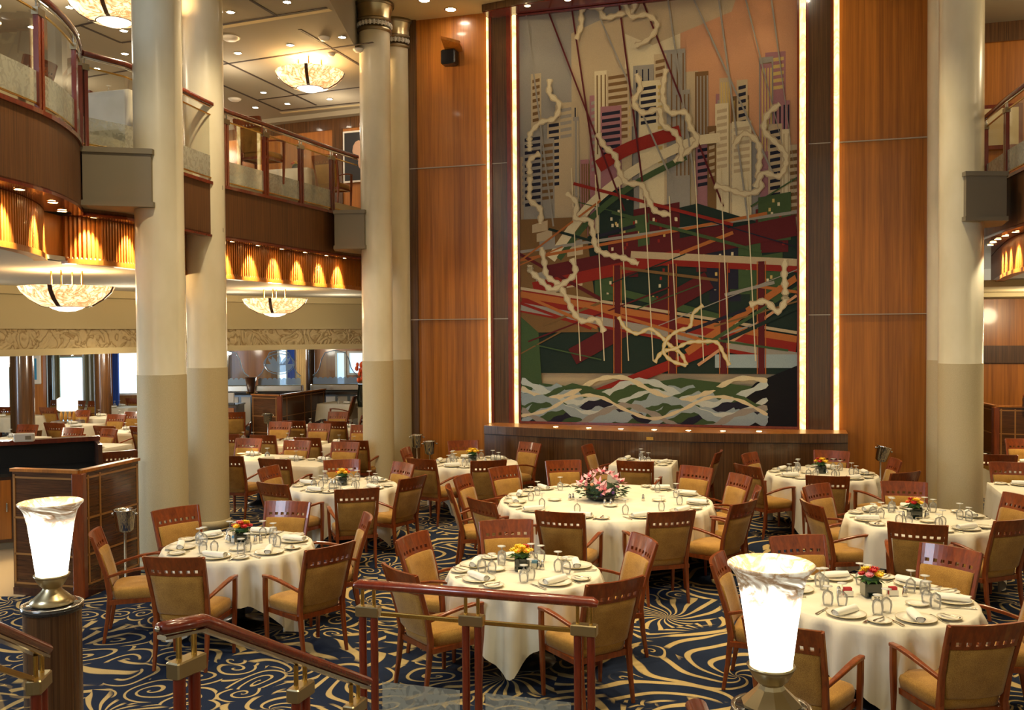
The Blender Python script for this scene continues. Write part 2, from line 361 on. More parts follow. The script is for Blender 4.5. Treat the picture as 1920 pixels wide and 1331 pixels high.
def cs(pts, k=6):
    out = []; P = [pts[0]]+list(pts)+[pts[-1]]
    for i in range(1, len(P)-2):
        for j in range(k):
            t_ = j/k; f = lambda a, b, c, d: .5*((2*b)+(c-a)*t_+(2*a-5*b+4*c-d)*t_*t_+(3*b-a-3*c+d)*t_**3)
            out.append((f(P[i-1][0], P[i][0], P[i+1][0], P[i+2][0]), f(P[i-1][1], P[i][1], P[i+1][1], P[i+2][1])))
    return out+[pts[-1]]
for i, c in enumerate(('tan', 'tan', 'cream', 'peach', 'peach')):
    tpoly(c if i else 'grey', [(i*.2, .55), (i*.2+.2, .55), (i*.2+.2, 1), (i*.2, 1)])
tpoly('grey', [(0, .9), (.30, .97), (.5, 1), (0, 1)]); tpoly('tan', [(.32, .96), (.5, .90), (.78, .96), (.80, 1), (.4, 1)]); tpoly('peach', [(.7, .55), (1, .55), (1, 1), (.86, 1)])
for i in range(60):                                # plain upright bars, striped
    x = rt.random()*.95; wd = .03+rt.random()*.055; top = .60+rt.random()*.30*(1-.25*abs(x-.45)); c = rt.choice(['grey', 'tan', 'cream', 'rose', 'grey', 'brown', 'tan'])
    tpoly(c, [(x, .42), (x+wd, .42), (x+wd, top), (x, top)])
    c2 = rt.choice(['brown', 'grey', 'gold', 'navy', 'tan']); n = rt.randint(5, 12)
    if i % 3:
        for k in range(n):
            z = top-.015-k*.016; tpoly(c2, [(x+.006, z), (x+wd-.006, z+.003), (x+wd-.006, z-.005), (x+.006, z-.008)])
    else:
        for k in range(4): q = x+wd*(k+.5)/4; tpoly(c2, [(q, top-.01), (q+.005, top-.01), (q+.005, top-.2), (q, top-.2)])
tpoly('dkgreen', [(0, .12), (1, .12), (1, .44), (.66, .52), (.5, .50), (.3, .46), (0, .40)])
for i in range(16):
    x = .28+rt.random()*.6; z = .38+rt.random()*.18; tpoly(rt.choice(['navy', 'green', 'maroon', 'dkgreen', 'green']), [(x, z-.10), (x+.11, z-.10), (x+.11, z+.01), (x, z)])
    for k in range(8): a, b = x+.01+rt.random()*.09, z-.09+rt.random()*.08; tpoly(rt.choice(['gold', 'red', 'cream']), [(a, b), (a+.008, b), (a+.008, b+.008), (a, b+.008)])
tpoly('brown', [(0, .22), (.30, .22), (.25, .50), (0, .50)]); 
for i in range(10): x = rt.random()*.2; z = .3+rt.random()*.17; tpoly(rt.choice(['grey', 'tan']), [(x, z), (x+.06, z+.005), (x+.06, z+.03), (x, z+.02)])
tstrip('cream', cs([(.12, .40), (.26, .52), (.42, .60), (.62, .66), (.74, .67)]), .16); tstrip('green', cs([(.15, .40), (.28, .50), (.44, .575), (.62, .63)]), .10)
tstrip('red', cs([(.30, .62), (.42, .66), (.60, .69)]), .22)
for col, x0, z0, x1, z1, wd in (('grey', 0, .42, 1, .49, .05), ('maroon', .1, .36, 1, .46, .34), ('orange', .0, .40, .9, .49, .05), ('red', .05, .33, .6, .40, .20), ('tan', .42, .405, 1, .375, .12), ('red', .42, .39, 1, .36, .10),
                                ('green', .3, .33, .8, .24, .12), ('maroon', .2, .16, .7, .34, .30), ('red', 0, .30, 1, .17, .42), ('orange', 0, .315, 1, .20, .11), ('grey', 0, .285, 1, .16, .14), ('tan', 0, .33, 1, .215, .05),
                                ('red', .25, .06, .75, .19, .16), ('orange', .62, .17, 1, .34, .12), ('peach', .66, .14, 1, .30, .05), ('blue', .72, .15, 1, .15, .22)):
    tstrip(col, [(x0, z0), (x1, z1)], wd)
for k, x in enumerate((.37, .57, .75, .88)):
    tstrip('maroon', [(x, .12), (x, .38)], .10)
    tstrip('orange', [(x-.014, .12), (x-.014, .38)], .016); tstrip('orange', [(x+.014, .12), (x+.014, .38)], .016)
tpoly('green', [(0, 0), (.09, 0), (.07, .22), (0, .26)]); tpoly('green', [(0, 0), (1, 0), (1, .08), (.6, .11), (.3, .08), (0, .10)]); tpoly('black', [(.72, 0), (1, 0), (1, .14), (.86, .10)])
for i in range(30):
    x, z = rt.random(), .12+rt.random()*.42; l_ = .08+rt.random()*.22; sl_ = rt.choice([-.10, .08, -.05, .12])
    tstrip(rt.choice(['maroon', 'brown', 'orange', 'green', 'dkgreen', 'navy', 'grey', 'red', 'tan']), [(x-l_, z-sl_*l_*2), (x+l_, z+sl_*l_*2)], .015+rt.random()*.05)
for i, (c, z, wd) in enumerate((('blue', .045, .26), ('pale', .075, .10), ('navy', .02, .12), ('blue', .01, .10), ('pale', .05, .07), ('cream', .085, .07), ('green', .06, .08), ('blue', .03, .12), ('grey', .015, .09), ('cream', .04, .05))):
    ph = i*1.9; tstrip(c, cs([(q*.1+.0, z+.028*math.sin(q*1.3+ph)) for q in range(0, 10)]), wd, .35)
for k in range(11):                                  # slender cords
    a = .03+k*.088; b = a+(.28 if k % 2 else .10); c = ('maroon', 'grey')[k % 3 == 0 or k > 6]
    tstrip(c, [(a, 1.0), (b, .48+.03*(k % 4))], .030)
for k in range(8):
    a = .2+k*.09; tstrip('cream', [(a, .62-.02*k % .1), (a+.03, .15)], .018)
for k in range(13):                                  # wandering ribbons
    cx, cz = ((.12, .84), (.30, .70), (.55, .84), (.72, .56), (.18, .56), (.32, .22), (.84, .28), (.08, .66), (.22, .93), (.60, .62), (.44, .90), (.86, .55), (.2, .4))[k]; P = []; x, z, a = cx, cz, rt.random()*6
    for j in range(9):
        P.append((x, z)); a += (rt.random()-.45)*3.0; x += math.cos(a)*.055; z += math.sin(a)*.036; x = min(max(x, .04), .96)
    tstrip('tan', cs(P), .095, .35); tstrip('cream', cs(P), .055, .4)
for k in range(3):
    P = [(.62+.3*k*.5-.3*(k == 2), .14)]; x, z = P[0]; a = 2.0
    for j in range(7): a += (rt.random()-.5)*2.5; x += math.cos(a)*.05; z += math.sin(a)*.03; P.append((min(x, .95), max(z, .03)))
    tstrip('gold', cs(P), .06, .3); tstrip('cream', cs(P), .035, .3)
TM.build('woven_cloth', wmats, tp)
m = MB().box(TX0, TX1, -.08, 0, TZ0, TZ1); m.build('backing', 'w_tan', tp)
m = MB()
for a, b, c, d in ((TX0-.045, TX0, TZ0-.04, TZ1+.03), (TX1, TX1+.03, TZ0-.04, TZ1+.03)): m.box(a, b, -.14, 0, c, d)
m.box(TX0, TX1, -.14, 0, TZ0-.04, TZ0); m.box(TX0, TX1, -.14, 0, TZ1, TZ1+.03); m.build('frame', 'rail_wood', tp)
# dado (low curved wall) and header with lamps
def arc_profile(pa, pb, t_end, t_mid, n=28):
    sa, sb = wall_s(pa, t_end), wall_s(pb, t_end); return [(sa+(sb-sa)*i/n, t_end+(t_mid-t_end)*(1-(2*i/n-1)**2)) for i in range(n+1)]
def curved(prof, z0, z1, inset=0, back=0.0):
    m = MB(); F = [(s, -(t-inset)) for s, t in prof]; poly = F+[(F[-1][0], -back), (F[0][0], -back)]; return m.prism([(x, y) for x, y in poly], z0, z1)
dp = arc_profile(906, 1590, .60, 1.02)
dado = empty('low_wall', tuple(W0), YAW); tag(dado, 'low curved dark zebra wood wall under the tapestry', 'low wall')
curved(dp, .10, 1.0, .02).build('body', 'zebrano', dado); curved(dp, 0, .10, .10).build('kick_board', 'black_matte', dado)
curved(dp, 1.012, 1.15).build('upper_band', 'zebrano', dado); curved(dp, 1.0, 1.012, .02).build('groove', 'black_matte', dado)
curved([(s, t-.02) for s, t in dp], 1.15, 1.156).build('top_ledge', 'panel_pale', dado)
hp = arc_profile(908, 1600, .42, .75)
hd = empty('header_shelf', tuple(W0), YAW); tag(hd, 'curved dark wood header above the tapestry at the ceiling', 'shelf')
curved(hp, 8.30, ZC-.002).build('body', 'zebrano', hd); curved(hp, 8.29, 8.30, .03).build('underside', 'rail_wood', hd)
def disc(name, loc, r, mat, lab, cat, group, ring='chrome', down=True, th=.012):
    e = empty(name, loc); tag(e, lab, cat, group); s = -1 if down else 1
    MB().lathe([(r, 0), (r*1.25, 0), (r*1.25, s*th*.6), (r, s*th)], 20, caps=False).build('ring', ring, e)
    MB().lathe([(0, s*th*.7), (r, s*th*.7)], 20).build('lens', mat, e); return e
names7 = ['first', 'second', 'third', 'fourth', 'fifth', 'sixth', 'seventh', 'eighth', 'ninth', 'tenth']
for i, px in enumerate((1041, 1103, 1163, 1226, 1290, 1355, 1423)):
    s = wall_s(px, .82); out = .60+(1.02-.60)*(1-(2*(s-dp[0][0])/(dp[-1][0]-dp[0][0])-1)**2)-.22; P = W0+U*wall_s(px, out)+NR*out
    e = disc('uplight', (P.x, P.y, 1.157), .045, 'disc_warm', 'small round uplight on the low wall ledge, %s from the left' % names7[i], 'light', 'uplights under the tapestry', down=False)
    light('uplight_lamp', 'SPOT', (0, 0, .03), 13, WARM, .03, 1.9, parent=e, blend=1).rotation_euler = (PI+.12, 0, 0)
for i, (px, t) in enumerate(((993, .50), (1068, .56), (1145, .60), (1230, .6), (1330, .6), (1430, .5))):
    P = W0+U*wall_s(px, t)+NR*t; e = disc('header_downlight', (P.x, P.y, 8.288), .05, 'disc_warm', 'recessed downlight under the header, %s from the left' % names7[i], 'light', 'downlights in the header')
    light('header_lamp', 'SPOT', (0, 0, -.04), 40, WARM, .03, 1.7, parent=e, blend=1).rotation_euler = (-.15, 0, YAW)
P = W0+U*wall_s(1218, 1.0)+NR*1.022; m = MB().box(-.055, .055, -.006, .006, -.025, .025)
o = m.build('plaque', 'brass', None, (P.x, P.y, 1.05), YAW); tag(o, 'small pale name plaque on the low wall under the tapestry', 'plaque')
# bracket with speaker, left panel
e = empty('wall_bracket', tuple(W0+U*wall_s(852, .1)+Vector((0, 0, 7.78))), YAW); tag(e, 'angled wooden bracket with a black speaker high on the left wood panel', 'bracket')
MB().add([(-.15, 0, .0), (.16, 0, .0), (-.06, -.5, .10), (.25, -.38, .02), (-.15, 0, .06), (.16, 0, .06), (-.06, -.5, .15), (.25, -.38, .07)], [(0, 1, 3, 2), (4, 6, 7, 5), (0, 2, 6, 4), (1, 5, 7, 3), (2, 3, 7, 6), (0, 4, 5, 1)]).build('shelf_board', 'panel_wood', e)
MB().bevbox(-.17, .10, -.24, -.02, -.26, 0, .02).build('speaker_box', 'black', e)
# columns
def column(X, Y, r, zt, lab, cap=False):
    e = empty('column', (X, Y, 0)); tag(e, lab, 'column', 'paired cream columns')
    MB().lathe([(r*1.012, .0), (r*1.012, 2.28)], 40, caps=False).build('lower_shaft', 'cream_column_low', e)
    MB().lathe([(r*1.012, 2.28), (r, 2.285), (r, zt)], 40, caps=False).build('upper_shaft', 'cream_column', e)
    MB().lathe([(r*1.03, 0), (r*1.06, .0), (r*1.06, .10), (r*1.012, .11)], 40, caps=False).build('base_ring', 'cream_column_low', e)
    if cap:
        z = zt
        MB().lathe([(r, z-.06), (r*1.13, z-.05), (r*1.13, z), (r*1.04, z+.01), (r*1.04, z+.12), (r*1.16, z+.13), (r*1.16, z+.16), (r*1.06, z+.16)], 40, caps=False).build('dark_collar', 'bronze', e)
        MB().lathe([(r*1.08, z+.16), (r*1.08, z+.28), (r*1.18, z+.36), (r*1.22, z+.40)], 40, caps=False).build('brass_capital', 'brushed_bronze', e)
        MB().lathe([(r*1.24, z+.38), (r*1.30, z+.40), (r*1.28, z+.45), (r*1.0, z+.45)], 40, caps=False).build('top_rim', 'bronze', e)
        m = MB(); n = 26; bd = MB()
        for k in range(n):
            a = 2*PI*k/n; m.ellipsoid((r*1.07*math.cos(a), r*1.07*math.sin(a), z+.065), (.030, .030, .045), 8, 6)
            a += PI/n
            for q in (-1, 1): m.ellipsoid((r*1.08*math.cos(a), r*1.08*math.sin(a), z+.065+q*.02), (.014, .014, .014), 6, 4)
        m.build('pearl_band', 'white_paint', e)
    return e
column(-4.13, 11.0, .275, ZB, 'front thick cream column standing nearest on the left')
column(-4.36, 13.35, .275, ZB, 'cream column just behind the front left column')
column(-2.33, 16.2, .265, ZC-.45, 'cream column with bead capital, front of the middle pair', True)
column(-2.09, 17.15, .265, ZC-.45, 'cream column with bead capital beside the left wood panel', True)
column(6.20, 12.9, .285, ZC-.45, 'front cream column of the right pair', True)
column(6.72, 14.45, .275, ZC-.45, 'rear cream column of the right pair, against the wall edge', True)
# ---------------------------------------------------------------- balconies
def offset(path, d):
    out = []
    for i, p in enumerate(path):
        a = Vector(path[max(i-1, 0)]); b = Vector(path[min(i+1, len(path)-1)]); t_ = (b-a).normalized(); out.append((p[0]-t_.y*d, p[1]+t_.x*d))
    return out
def ribbon(path, th, z0, z1, name, mat, kind='structure', parent=None):
    b = offset(path, th); m = MB()
    rings = [[(p[0], p[1], z0), (p[0], p[1], z1), (q[0], q[1], z1), (q[0], q[1], z0)] for p, q in zip(path, b)]
    m.loft(rings, True, True, True, False); o = m.build(name, mat, parent)
    if not parent: tag(o, kind=kind)
    return o
def smooth_path(pts, k=5): return cs(pts, k)
LPa = smooth_path([(-4.95, 5.8), (-4.70, 7.2), (-4.54, 8.4), (-4.50, 9.15), (-4.62, 9.9), (-4.80, 10.45), (-4.93, 10.75)], 4)
LPb = [(-4.90, 10.76), (-4.60, 11.2), (-4.38, 12.2), (-4.15, 13.45), (-3.60, 14.97), (-3.06, 16.5), (-2.74, 17.3), (-2.1, 18.9), (-1.6, 20.2)]
RPa = [(10.8, 21.6), (8.9, 18.2), (8.1, 16.4), (7.55, 15.1), (7.25, 14.3), (6.98, 13.2), (6.78, 12.2), (6.70, 11), (6.75, 9), (6.95, 7)]
FB = 4.15
def slab(path, zz, name, mat, side, far, z0):
    poly = list(path)+far; return tag(sheet(poly, z0, zz).build(name, mat), kind='structure')
n_ = [7]
def tn():
    n_[0] += 1; return 'trim_%d' % n_[0]
for path, sgn in ((LPa, 1), (LPb, 1), (RPa, 1)):
    ribbon(path, .12, FB, ZF, tn(), 'fascia_wood'); ribbon(offset(path, -.03), .20, ZF, ZF+.045, tn(), 'rail_wood'); ribbon(offset(path, -.015), .12, FB-.03, FB, tn(), 'rail_wood')
    off = .42
    sl = offset(path, off); ribbon(path, off+.02, FB+.002, FB+.02, tn(), 'rail_wood')
    ribbon(sl, .08, ZL+.02, FB, tn(), 'slat_wood'); ribbon(offset(sl, -.06), .14, ZL-.03, ZL+.03, tn(), 'slat_wood')
    # slats
    m = MB(); L = 0; pts = [Vector(p) for p in sl]; step = .055; acc = 0
    for a, b in zip(pts[:-1], pts[1:]):
        l = (b-a).length; dv = (b-a)/l; nn = Vector((dv.y, -dv.x)); q = acc
        while q < l:
            p = a+dv*q; p0 = p-dv*.013; p1 = p+dv*.013
            c = [p0, p1, p1+nn*.035, p0+nn*.035]; m.prism([(x.x, x.y) for x in c], ZL+.03, FB-.005); q += step
        acc = q-l
    tag(m.build(tn(), 'slat_wood'), kind='structure')
far = [(-2.0, 21.2), (-4.6, 22.3), (-18, 27), (-18, 5.8)]
ZU = 5.12
ribbon([offset(LPa, .44)[-2], offset(LPb, .46)[0], offset(LPb, .44)[1]], .08, ZL, FB, tn(), 'slat_wood')
tag(sheet(offset(LPa, .22)+offset(LPb, .22)+far, ZF, ZU).build('floor_balcony_upper', 'cove_tan'), kind='structure')
tag(sheet(offset(LPa, .06)+offset(LPb, .06)+far, ZF-.35, ZF-.02).build('floor_balcony_left', 'cove_tan'), kind='structure')
tag(sheet([(p[0], p[1]) for p in offset(RPa, .06)]+[(14, 7), (14, 13)], ZF-.35, ZF-.02).build('floor_balcony_right', 'cove_tan'), kind='structure')
sl = offset(LPa, .40)+offset(LPb, .40)
tag(sheet(list(sl)+[(-2.0, 26), (-20, 26), (-20, 5.8)], ZL, ZL+.05).build('ceiling_lower_left', 'soffit_pale'), kind='structure')
sr = offset(RPa, .40)
tag(sheet([(11.2, 23)]+list(sr)+[(16, 7), (16, 23)], ZL, ZL+.05).build('ceiling_lower_right', 'soffit_pale'), kind='structure')
# grey boxes round the columns
def boxpoly(poly, lab):
    e = empty('column_bracket', (poly[0][0], poly[0][1], 4.2)); tag(e, lab, 'bracket', 'grey brackets joining balcony and column'); o = Vector(poly[0]); P = [(p[0]-o.x, p[1]-o.y) for p in poly]
    MB().prism(P, .06, .60).build('box', 'grey_paint', e)
    c = Vector((sum(p[0] for p in P)/len(P), sum(p[1] for p in P)/len(P))); Q = [tuple(c+(Vector(p)-c)*1.06) for p in P]
    m = MB().prism(Q, .60, .66); m.prism(Q, 0, .06); m.build('moulding', 'grey_paint', e)
boxpoly([(-4.80, 10.50), (-4.10, 10.68), (-4.1, 11.2), (-4.5, 11.7), (-4.95, 11.0)], 'grey box bracket between left balcony and front left column')
boxpoly([(-3.02, 16.0), (-2.50, 15.92), (-2.42, 16.4), (-2.7, 17.0), (-3.1, 16.6)], 'grey box bracket beside the middle bead capital column')
boxpoly([(6.10, 12.55), (6.66, 12.58), (6.9, 13.2), (6.6, 13.9), (6.15, 13.2)], 'grey box bracket on the right front column')
boxpoly([(-4.42, 13.05), (-4.1, 13.3), (-4.2, 13.7), (-4.6, 13.6)], 'grey box bracket behind the two left columns')
def hrail(name, A, B, z, parent, r=.035):
    m = MB(); m.tube([(*A, z), (*B, z)], r, 8); return m.build(name, 'rail_wood', parent)
def balustrade(path, idx, lab, h=1.08, zb=ZF+.045):
    e = empty('balcony_railing', (0, 0, 0)); tag(e, lab, 'railing', 'glass balcony railings')
    m = MB(); m.smooth = True; m.sweep([(p[0], p[1], zb+h) for p in path], (.075, .06)); m.build('handrail', 'rail_wood', e)
    m = MB(); m.sweep([(p[0], p[1], zb+h-.045) for p in path], (.03, .02)); m.build('under_rail', 'chrome', e)
    m = MB(); m.sweep([(p[0], p[1], zb+h-.15) for p in path], (.02, .02)); m.build('upper_bar', 'brass', e)
    m = MB(); m.sweep([(p[0], p[1], zb+.05) for p in path], (.02, .02)); m.build('lower_bar', 'brass', e)
    for i in idx:
        p = Vector(path[i]); q = Vector(path[min(i+1, len(path)-1)])-Vector(path[max(i-1, 0)]); a = math.atan2(q.y, q.x)
        m = MB()
        for s in (-1, 1): m.box(s*.033-.022, s*.033+.022, -.025, .025, 0, h-.17)
        po = m.build('post', 'rail_wood', e, (p.x, p.y, zb), a)
        MB().box(-.07, .07, -.033, .033, h-.19, h-.12).build('clamp', 'bronze', po); m = MB()
        for s in (-1, 1): m.tube([(s*.033, 0, h-.12), (s*.033, 0, h-.03)], .012, 8)
        m.build('pin', 'chrome', po)
    for i, j in zip(idx[:-1], idx[1:]):
        seg = path[i:j+1]; g = [Vector(q) for q in seg]
        m = MB(); m.loft([[(q.x, q.y, zb+.36), (q.x, q.y, zb+h-.16)] for q in g], False); m.build('glass_pane', 'rail_glass', e)
        m = MB(); m.loft([[(q.x, q.y, zb+.06), (q.x, q.y, zb+.36)] for q in g], False); m.build('frosted_band', 'frosted', e)
    return e
LPbr = [(-4.90, 10.76), (-4.6, 11.2), (-4.4, 12.0), (-4.25, 12.9), (-4.12, 13.55), (-3.78, 14.45), (-3.45, 15.4), (-3.12, 16.34), (-2.80, 17.1)]
balustrade(LPa, [0, 5, 11, 17, 22], 'curved glass railing of the near left balcony, left of the columns')
balustrade(LPbr, [0, 2, 4, 5, 6, 7], 'glass railing of the left balcony running between the column pairs')
balustrade(RPa, [3, 4, 5, 6, 7, 8], 'glass railing of the right balcony at the photo edge')
# spot fittings washing the slats
def slat_light(path, t0, n, lab, P0=300):
    pts = [Vector(p) for p in offset(path, .20)]; L = [0]
    for a, b in zip(pts[:-1], pts[1:]): L.append(L[-1]+(b-a).length)
    for i, tt in enumerate(t0):
        s = tt*L[-1]
        for k in range(len(pts)-1):
            if L[k] <= s <= L[k+1]+1e-6: break
        a, b = pts[k], pts[k+1]; p = a+(b-a)*((s-L[k])/(L[k+1]-L[k])); dv = (b-a).normalized(); nn = Vector((-dv.y, dv.x))
        e = disc('slat_downlight', (p.x, p.y, FB-.002), .05, 'disc_warm', lab % names7[i % 10], 'light', 'downlights washing the slatted band')
        l = light('slat_lamp', 'SPOT', (0, 0, -.02), P0, (1, .76, .42), .02, 1.0, parent=e, blend=.9)
        l.rotation_euler = (Vector((nn.x*.52, nn.y*.52, -1))).to_track_quat('-Z', 'Y').to_euler()
slat_light(LPa, (.28, .46, .64, .82, .97), 5, 'small spotlight under the near left balcony, %s from the left')
slat_light(LPb, (.025, .10, .26, .33, .395, .46, .53, .60, .66), 9, 'small spotlight under the far left balcony, %s along from the near end')
slat_light(RPa, (.44, .475, .51, .545, .58, .62), 6, 'small spotlight under the right balcony, %s from the wall')
# ---------------------------------------------------------------- armchair (faces +y)
def curve_back(x, hw, c=.038): return -c*(1-(x/hw)**2)
def make_chair():
    e = empty('dining_armchair')
    def yb(z): return -.225-.13*max(0, (z-.45))/.5-.02*max(0, (z-.45)/.5)**2
    # seat cushion with rounded edge
    m = MB(); m.smooth = True
    def ring(z, ins):
        pts = []
        for k in range(28):
            a = 2*PI*k/28; ca, sa = math.cos(a), math.sin(a); p = 5.0
            x = math.copysign(abs(ca)**(2/p), ca); y = math.copysign(abs(sa)**(2/p), sa)
            yy = y*(.235-ins)+.0; wd = .262-.03*(0.5-yy/.5)-ins; pts.append((x*wd, yy, z))
        return pts
    m.loft([ring(.375, .02), ring(.385, .004), ring(.44, -.004), ring(.468, .006), ring(.482, .035), ring(.488, .10), ring(.490, .2)], True, True, True)
    m.build('seat', 'gold_fabric', e)
    # upholstered back pad, curved
    m = MB(); m.smooth = True; n = 10; F = []; B = []
    zs = [.455, .475, .60, .72, .785, .797]
    for i, z in enumerate(zs):
        hw = .200+.022*(z-.45)/.5; inset = .012 if i in (0, len(zs)-1) else 0
        f = []; b = []
        for k in range(n+1):
            x = -hw+2*hw*k/n; y = yb(z)+curve_back(x, .22); f.append((x, y+.030-inset, z)); b.append((x, y-.014+inset, z))
        F.append(f+list(reversed(b)))
    m.loft(F, True, True, True); m.build('backrest', 'gold_fabric', e)
    # top rail with a row of seven square holes
    m = MB(); n = 14
    def blk(x0, x1, z0, z1, ns, th=.024):
        R_ = []
        for k in range(ns+1):
            q = k/ns
            r = []
            for z, fr in ((z0, 1), (z1, 1), (z1, 0), (z0, 0)):
                s_ = (z-.45)/.5; hw = .214+.032*s_; x = (x0+(x1-x0)*q)*hw; y = yb(z)+curve_back(x/hw*.22, .22); r.append((x, y+(th/2 if fr else -th/2), z))
            R_.append(r)
        m.loft(R_, True, True, True, False)
    blk(-1.0, 1.0, .848, .960, 14); blk(-1.0, 1.0, .797, .820, 14)
    for k in range(8):
        x = -.88+k*.2514; blk(x-.062, x+.062, .818, .850, 1)
    m.build('top_rail', 'cherry', e)
    for s in (-1, 1):
        m = MB(); P = []; S = []
        for z, w_ in ((0, .024), (.2, .032), (.42, .040), (.60, .034), (.80, .030), (.955, .026)):
            hw = .218+.030*max(0, z-.45)/.5-(.0 if z > .4 else 0); y = yb(z) if z > .45 else -.235-.06*((.45-z)/.45)**1.4
            P.append((s*hw, y, z)); S.append((w_, w_*1.15))
        m.sweep(P, S, up=(0, 1, 0)); m.build('rear_leg', 'cherry', e)
        m = MB(); m.sweep([(s*.262, .180, 0), (s*.268, .183, .25), (s*.278, .181, .50), (s*.284, .171, .66)], [(.024, .026), (.034, .038), (.036, .042), (.034, .044)], up=(0, 1, 0)); m.build('front_leg', 'cherry', e)
        m = MB(); m.sweep([(s*.285, .191, .662), (s*.284, .10, .668), (s*.276, -.02, .655), (s*.255, -.16, .622), (s*.226, -.275, .585)], [(.040, .026), (.046, .024), (.042, .024), (.034, .024), (.026, .024)]); m.build('armrest', 'cherry', e)
    m = MB()
    m.box(-.22, .22, -.245, -.225, .345, .385); m.box(-.255, .255, .165, .185, .345, .385); m.box(-.255, -.22, -.24, .18, .346, .384); m.box(.22, .255, -.24, .18, .346, .384)
    m.build('seat_frame', 'cherry', e)
    return e
CH = make_chair(); CH_used = [False]
PV = Vector((0, 0, 0))
def place_chair(px, py, face, label, ztop=.955, loc=None):
    """face: direction angle (radians, world) the chair looks to; px,py: top-rail centre in the photo"""
    c = CH if not CH_used[0] else copy_tree(CH); CH_used[0] = True
    d = Vector((math.cos(face), math.sin(face), 0))
    P = loc or (at_z(px, py, ztop+PV.z)+d*.405); c.location = (P.x, P.y, PV.z); c.rotation_euler = (0, 0, face-PI/2)
    return tag(c, label, 'chair', 'cherry wood armchairs')
# ---------------------------------------------------------------- tablecloths and tables
def round_cloth(Rr, S, ang, folds, seed, base_z=.752):
    rd = random.Random(seed); m = MB(); m.smooth = True; N = 144; ph = rd.random()*6
    rings = [[(Rr*q*math.cos(2*PI*k/N), Rr*q*math.sin(2*PI*k/N), base_z) for k in range(N)] for q in (.02, .5, .93, .985)]
    rings.append([((Rr+.004)*math.cos(2*PI*k/N), (Rr+.004)*math.sin(2*PI*k/N), base_z-.006) for k in range(N)])
    steps = 9
    for i in range(1, steps+1):
        r = []; q = i/steps
        for k in range(N):
            a = 2*PI*k/N; b = a-ang; drop = min(S/max(abs(math.cos(b)), abs(math.sin(b))), S*1.30)-Rr; drop = min(drop, base_z-.03)
            fold = math.sin(folds*a+ph+1.2*math.sin(2*a+ph))*.6+.4*math.sin(round(folds*.6)*a+2*ph); fold = math.copysign(abs(fold)**.8, fold)
            rad = Rr+.016+q*drop*.03+(.042*min(1, q*4)+.03*q)*fold*(.45+drop)
            r.append((rad*math.cos(a), rad*math.sin(a), base_z-.008-drop*q))
        rings.append(r)
    m.loft(rings, True, True, False); return m
def rect_cloth(hx, hy, drop, seed, base_z=.752):
    rd = random.Random(seed); m = MB(); m.smooth = True; P = []
    nx = 14
    per = [(-hx+2*hx*k/nx, -hy) for k in range(nx)]+[(hx, -hy+2*hy*k/nx) for k in range(nx)]+[(hx-2*hx*k/nx, hy) for k in range(nx)]+[(-hx, hy-2*hy*k/nx) for k in range(nx)]
    N = len(per); ph = rd.random()*6
    m.add([(x, y, base_z) for x, y in per], [tuple(range(N))], False)
    rings = [[(x, y, base_z) for x, y in per]]
    for i in range(0, 7):
        q = i/6; r = []
        for k, (x, y) in enumerate(per):
            cn = (k % nx)/nx; corner = max(0, 1-min(cn, 1-cn)*7); f = .5+.5*math.sin(k*1.35+ph)
            o = .006+q*(.018+.030*corner+.012*f); l = math.hypot(x, y); nx_, ny_ = (0, -1) if k < nx else (1, 0) if k < 2*nx else (0, 1) if k < 3*nx else (-1, 0)
            if corner > .9: nx_, ny_ = math.copysign(.75, x), math.copysign(.75, y)
            r.append((x+nx_*o, y+ny_*o, base_z-.006-drop*q*(1+.22*corner)))
        rings.append(r)
    m.loft(rings, True, False, False); return m
TABLES = {}
class Tab: pass
def table_base(e, round_, R_, hy=0):
    if round_: MB().lathe([(R_-.015, .725), (R_-.012, .730), (R_-.012, .744), (R_-.02, .746)], 40).build('tabletop', 'dark_wood', e)
    else: MB().box(-R_+.015, R_-.015, -hy+.015, hy-.015, .72, .746).build('tabletop', 'dark_wood', e)
    MB().lathe([(.055, .06), (.055, .72)], 16).build('pedestal', 'black', e)
    m = MB().lathe([(.26, 0), (.26, .012), (.10, .05), (.055, .07)], 24); m.build('foot', 'black', e)
def rtable(key, px, py, R_, S, ang, name, folds=15, seed=1, lab=None):
    T = Tab(); P = at_z(px, py, .752+PV.z); T.c = Vector((P.x, P.y, 0)); T.R = R_; T.round = True; T.name = name; T.key = key; T.z0 = PV.z; T.seats = []
    e = empty('round_table', (P.x, P.y, PV.z)); tag(e, 'dark pedestal base and top of the '+name, 'table', 'round dining tables'); table_base(e, True, R_)
    o = round_cloth(R_, S, ang, folds, seed).build('tablecloth', 'linen', None, (P.x, P.y, PV.z)); tag(o, (lab or 'draped cream cloth hanging in folds on the ')+name, 'tablecloth', 'cloths on the round tables')
    TABLES[key] = T; return T
def qtable(key, px, py, hx, hy, name, drop=.34, seed=1, yaw=YAW, c=None):
    T = Tab(); P = c or at_z(px, py, .752+PV.z); T.c = Vector((P.x, P.y, 0)); T.hx, T.hy, T.yaw = hx, hy, yaw; T.round = False; T.name = name; T.key = key; T.z0 = PV.z; T.seats = []
    e = empty('square_table', (P.x, P.y, PV.z), yaw); tag(e, 'dark pedestal base and top of the '+name, 'table', 'square dining tables'); table_base(e, False, hx, hy)
    o = rect_cloth(hx, hy, drop, seed).build('tablecloth', 'linen', None, (P.x, P.y, PV.z), yaw); tag(o, 'white cloth with straight sides on the '+name, 'tablecloth', 'cloths on the square tables')
    TABLES[key] = T; return T
DIR8 = ['right', 'far right', 'far', 'far left', 'left', 'near left', 'near', 'near right']
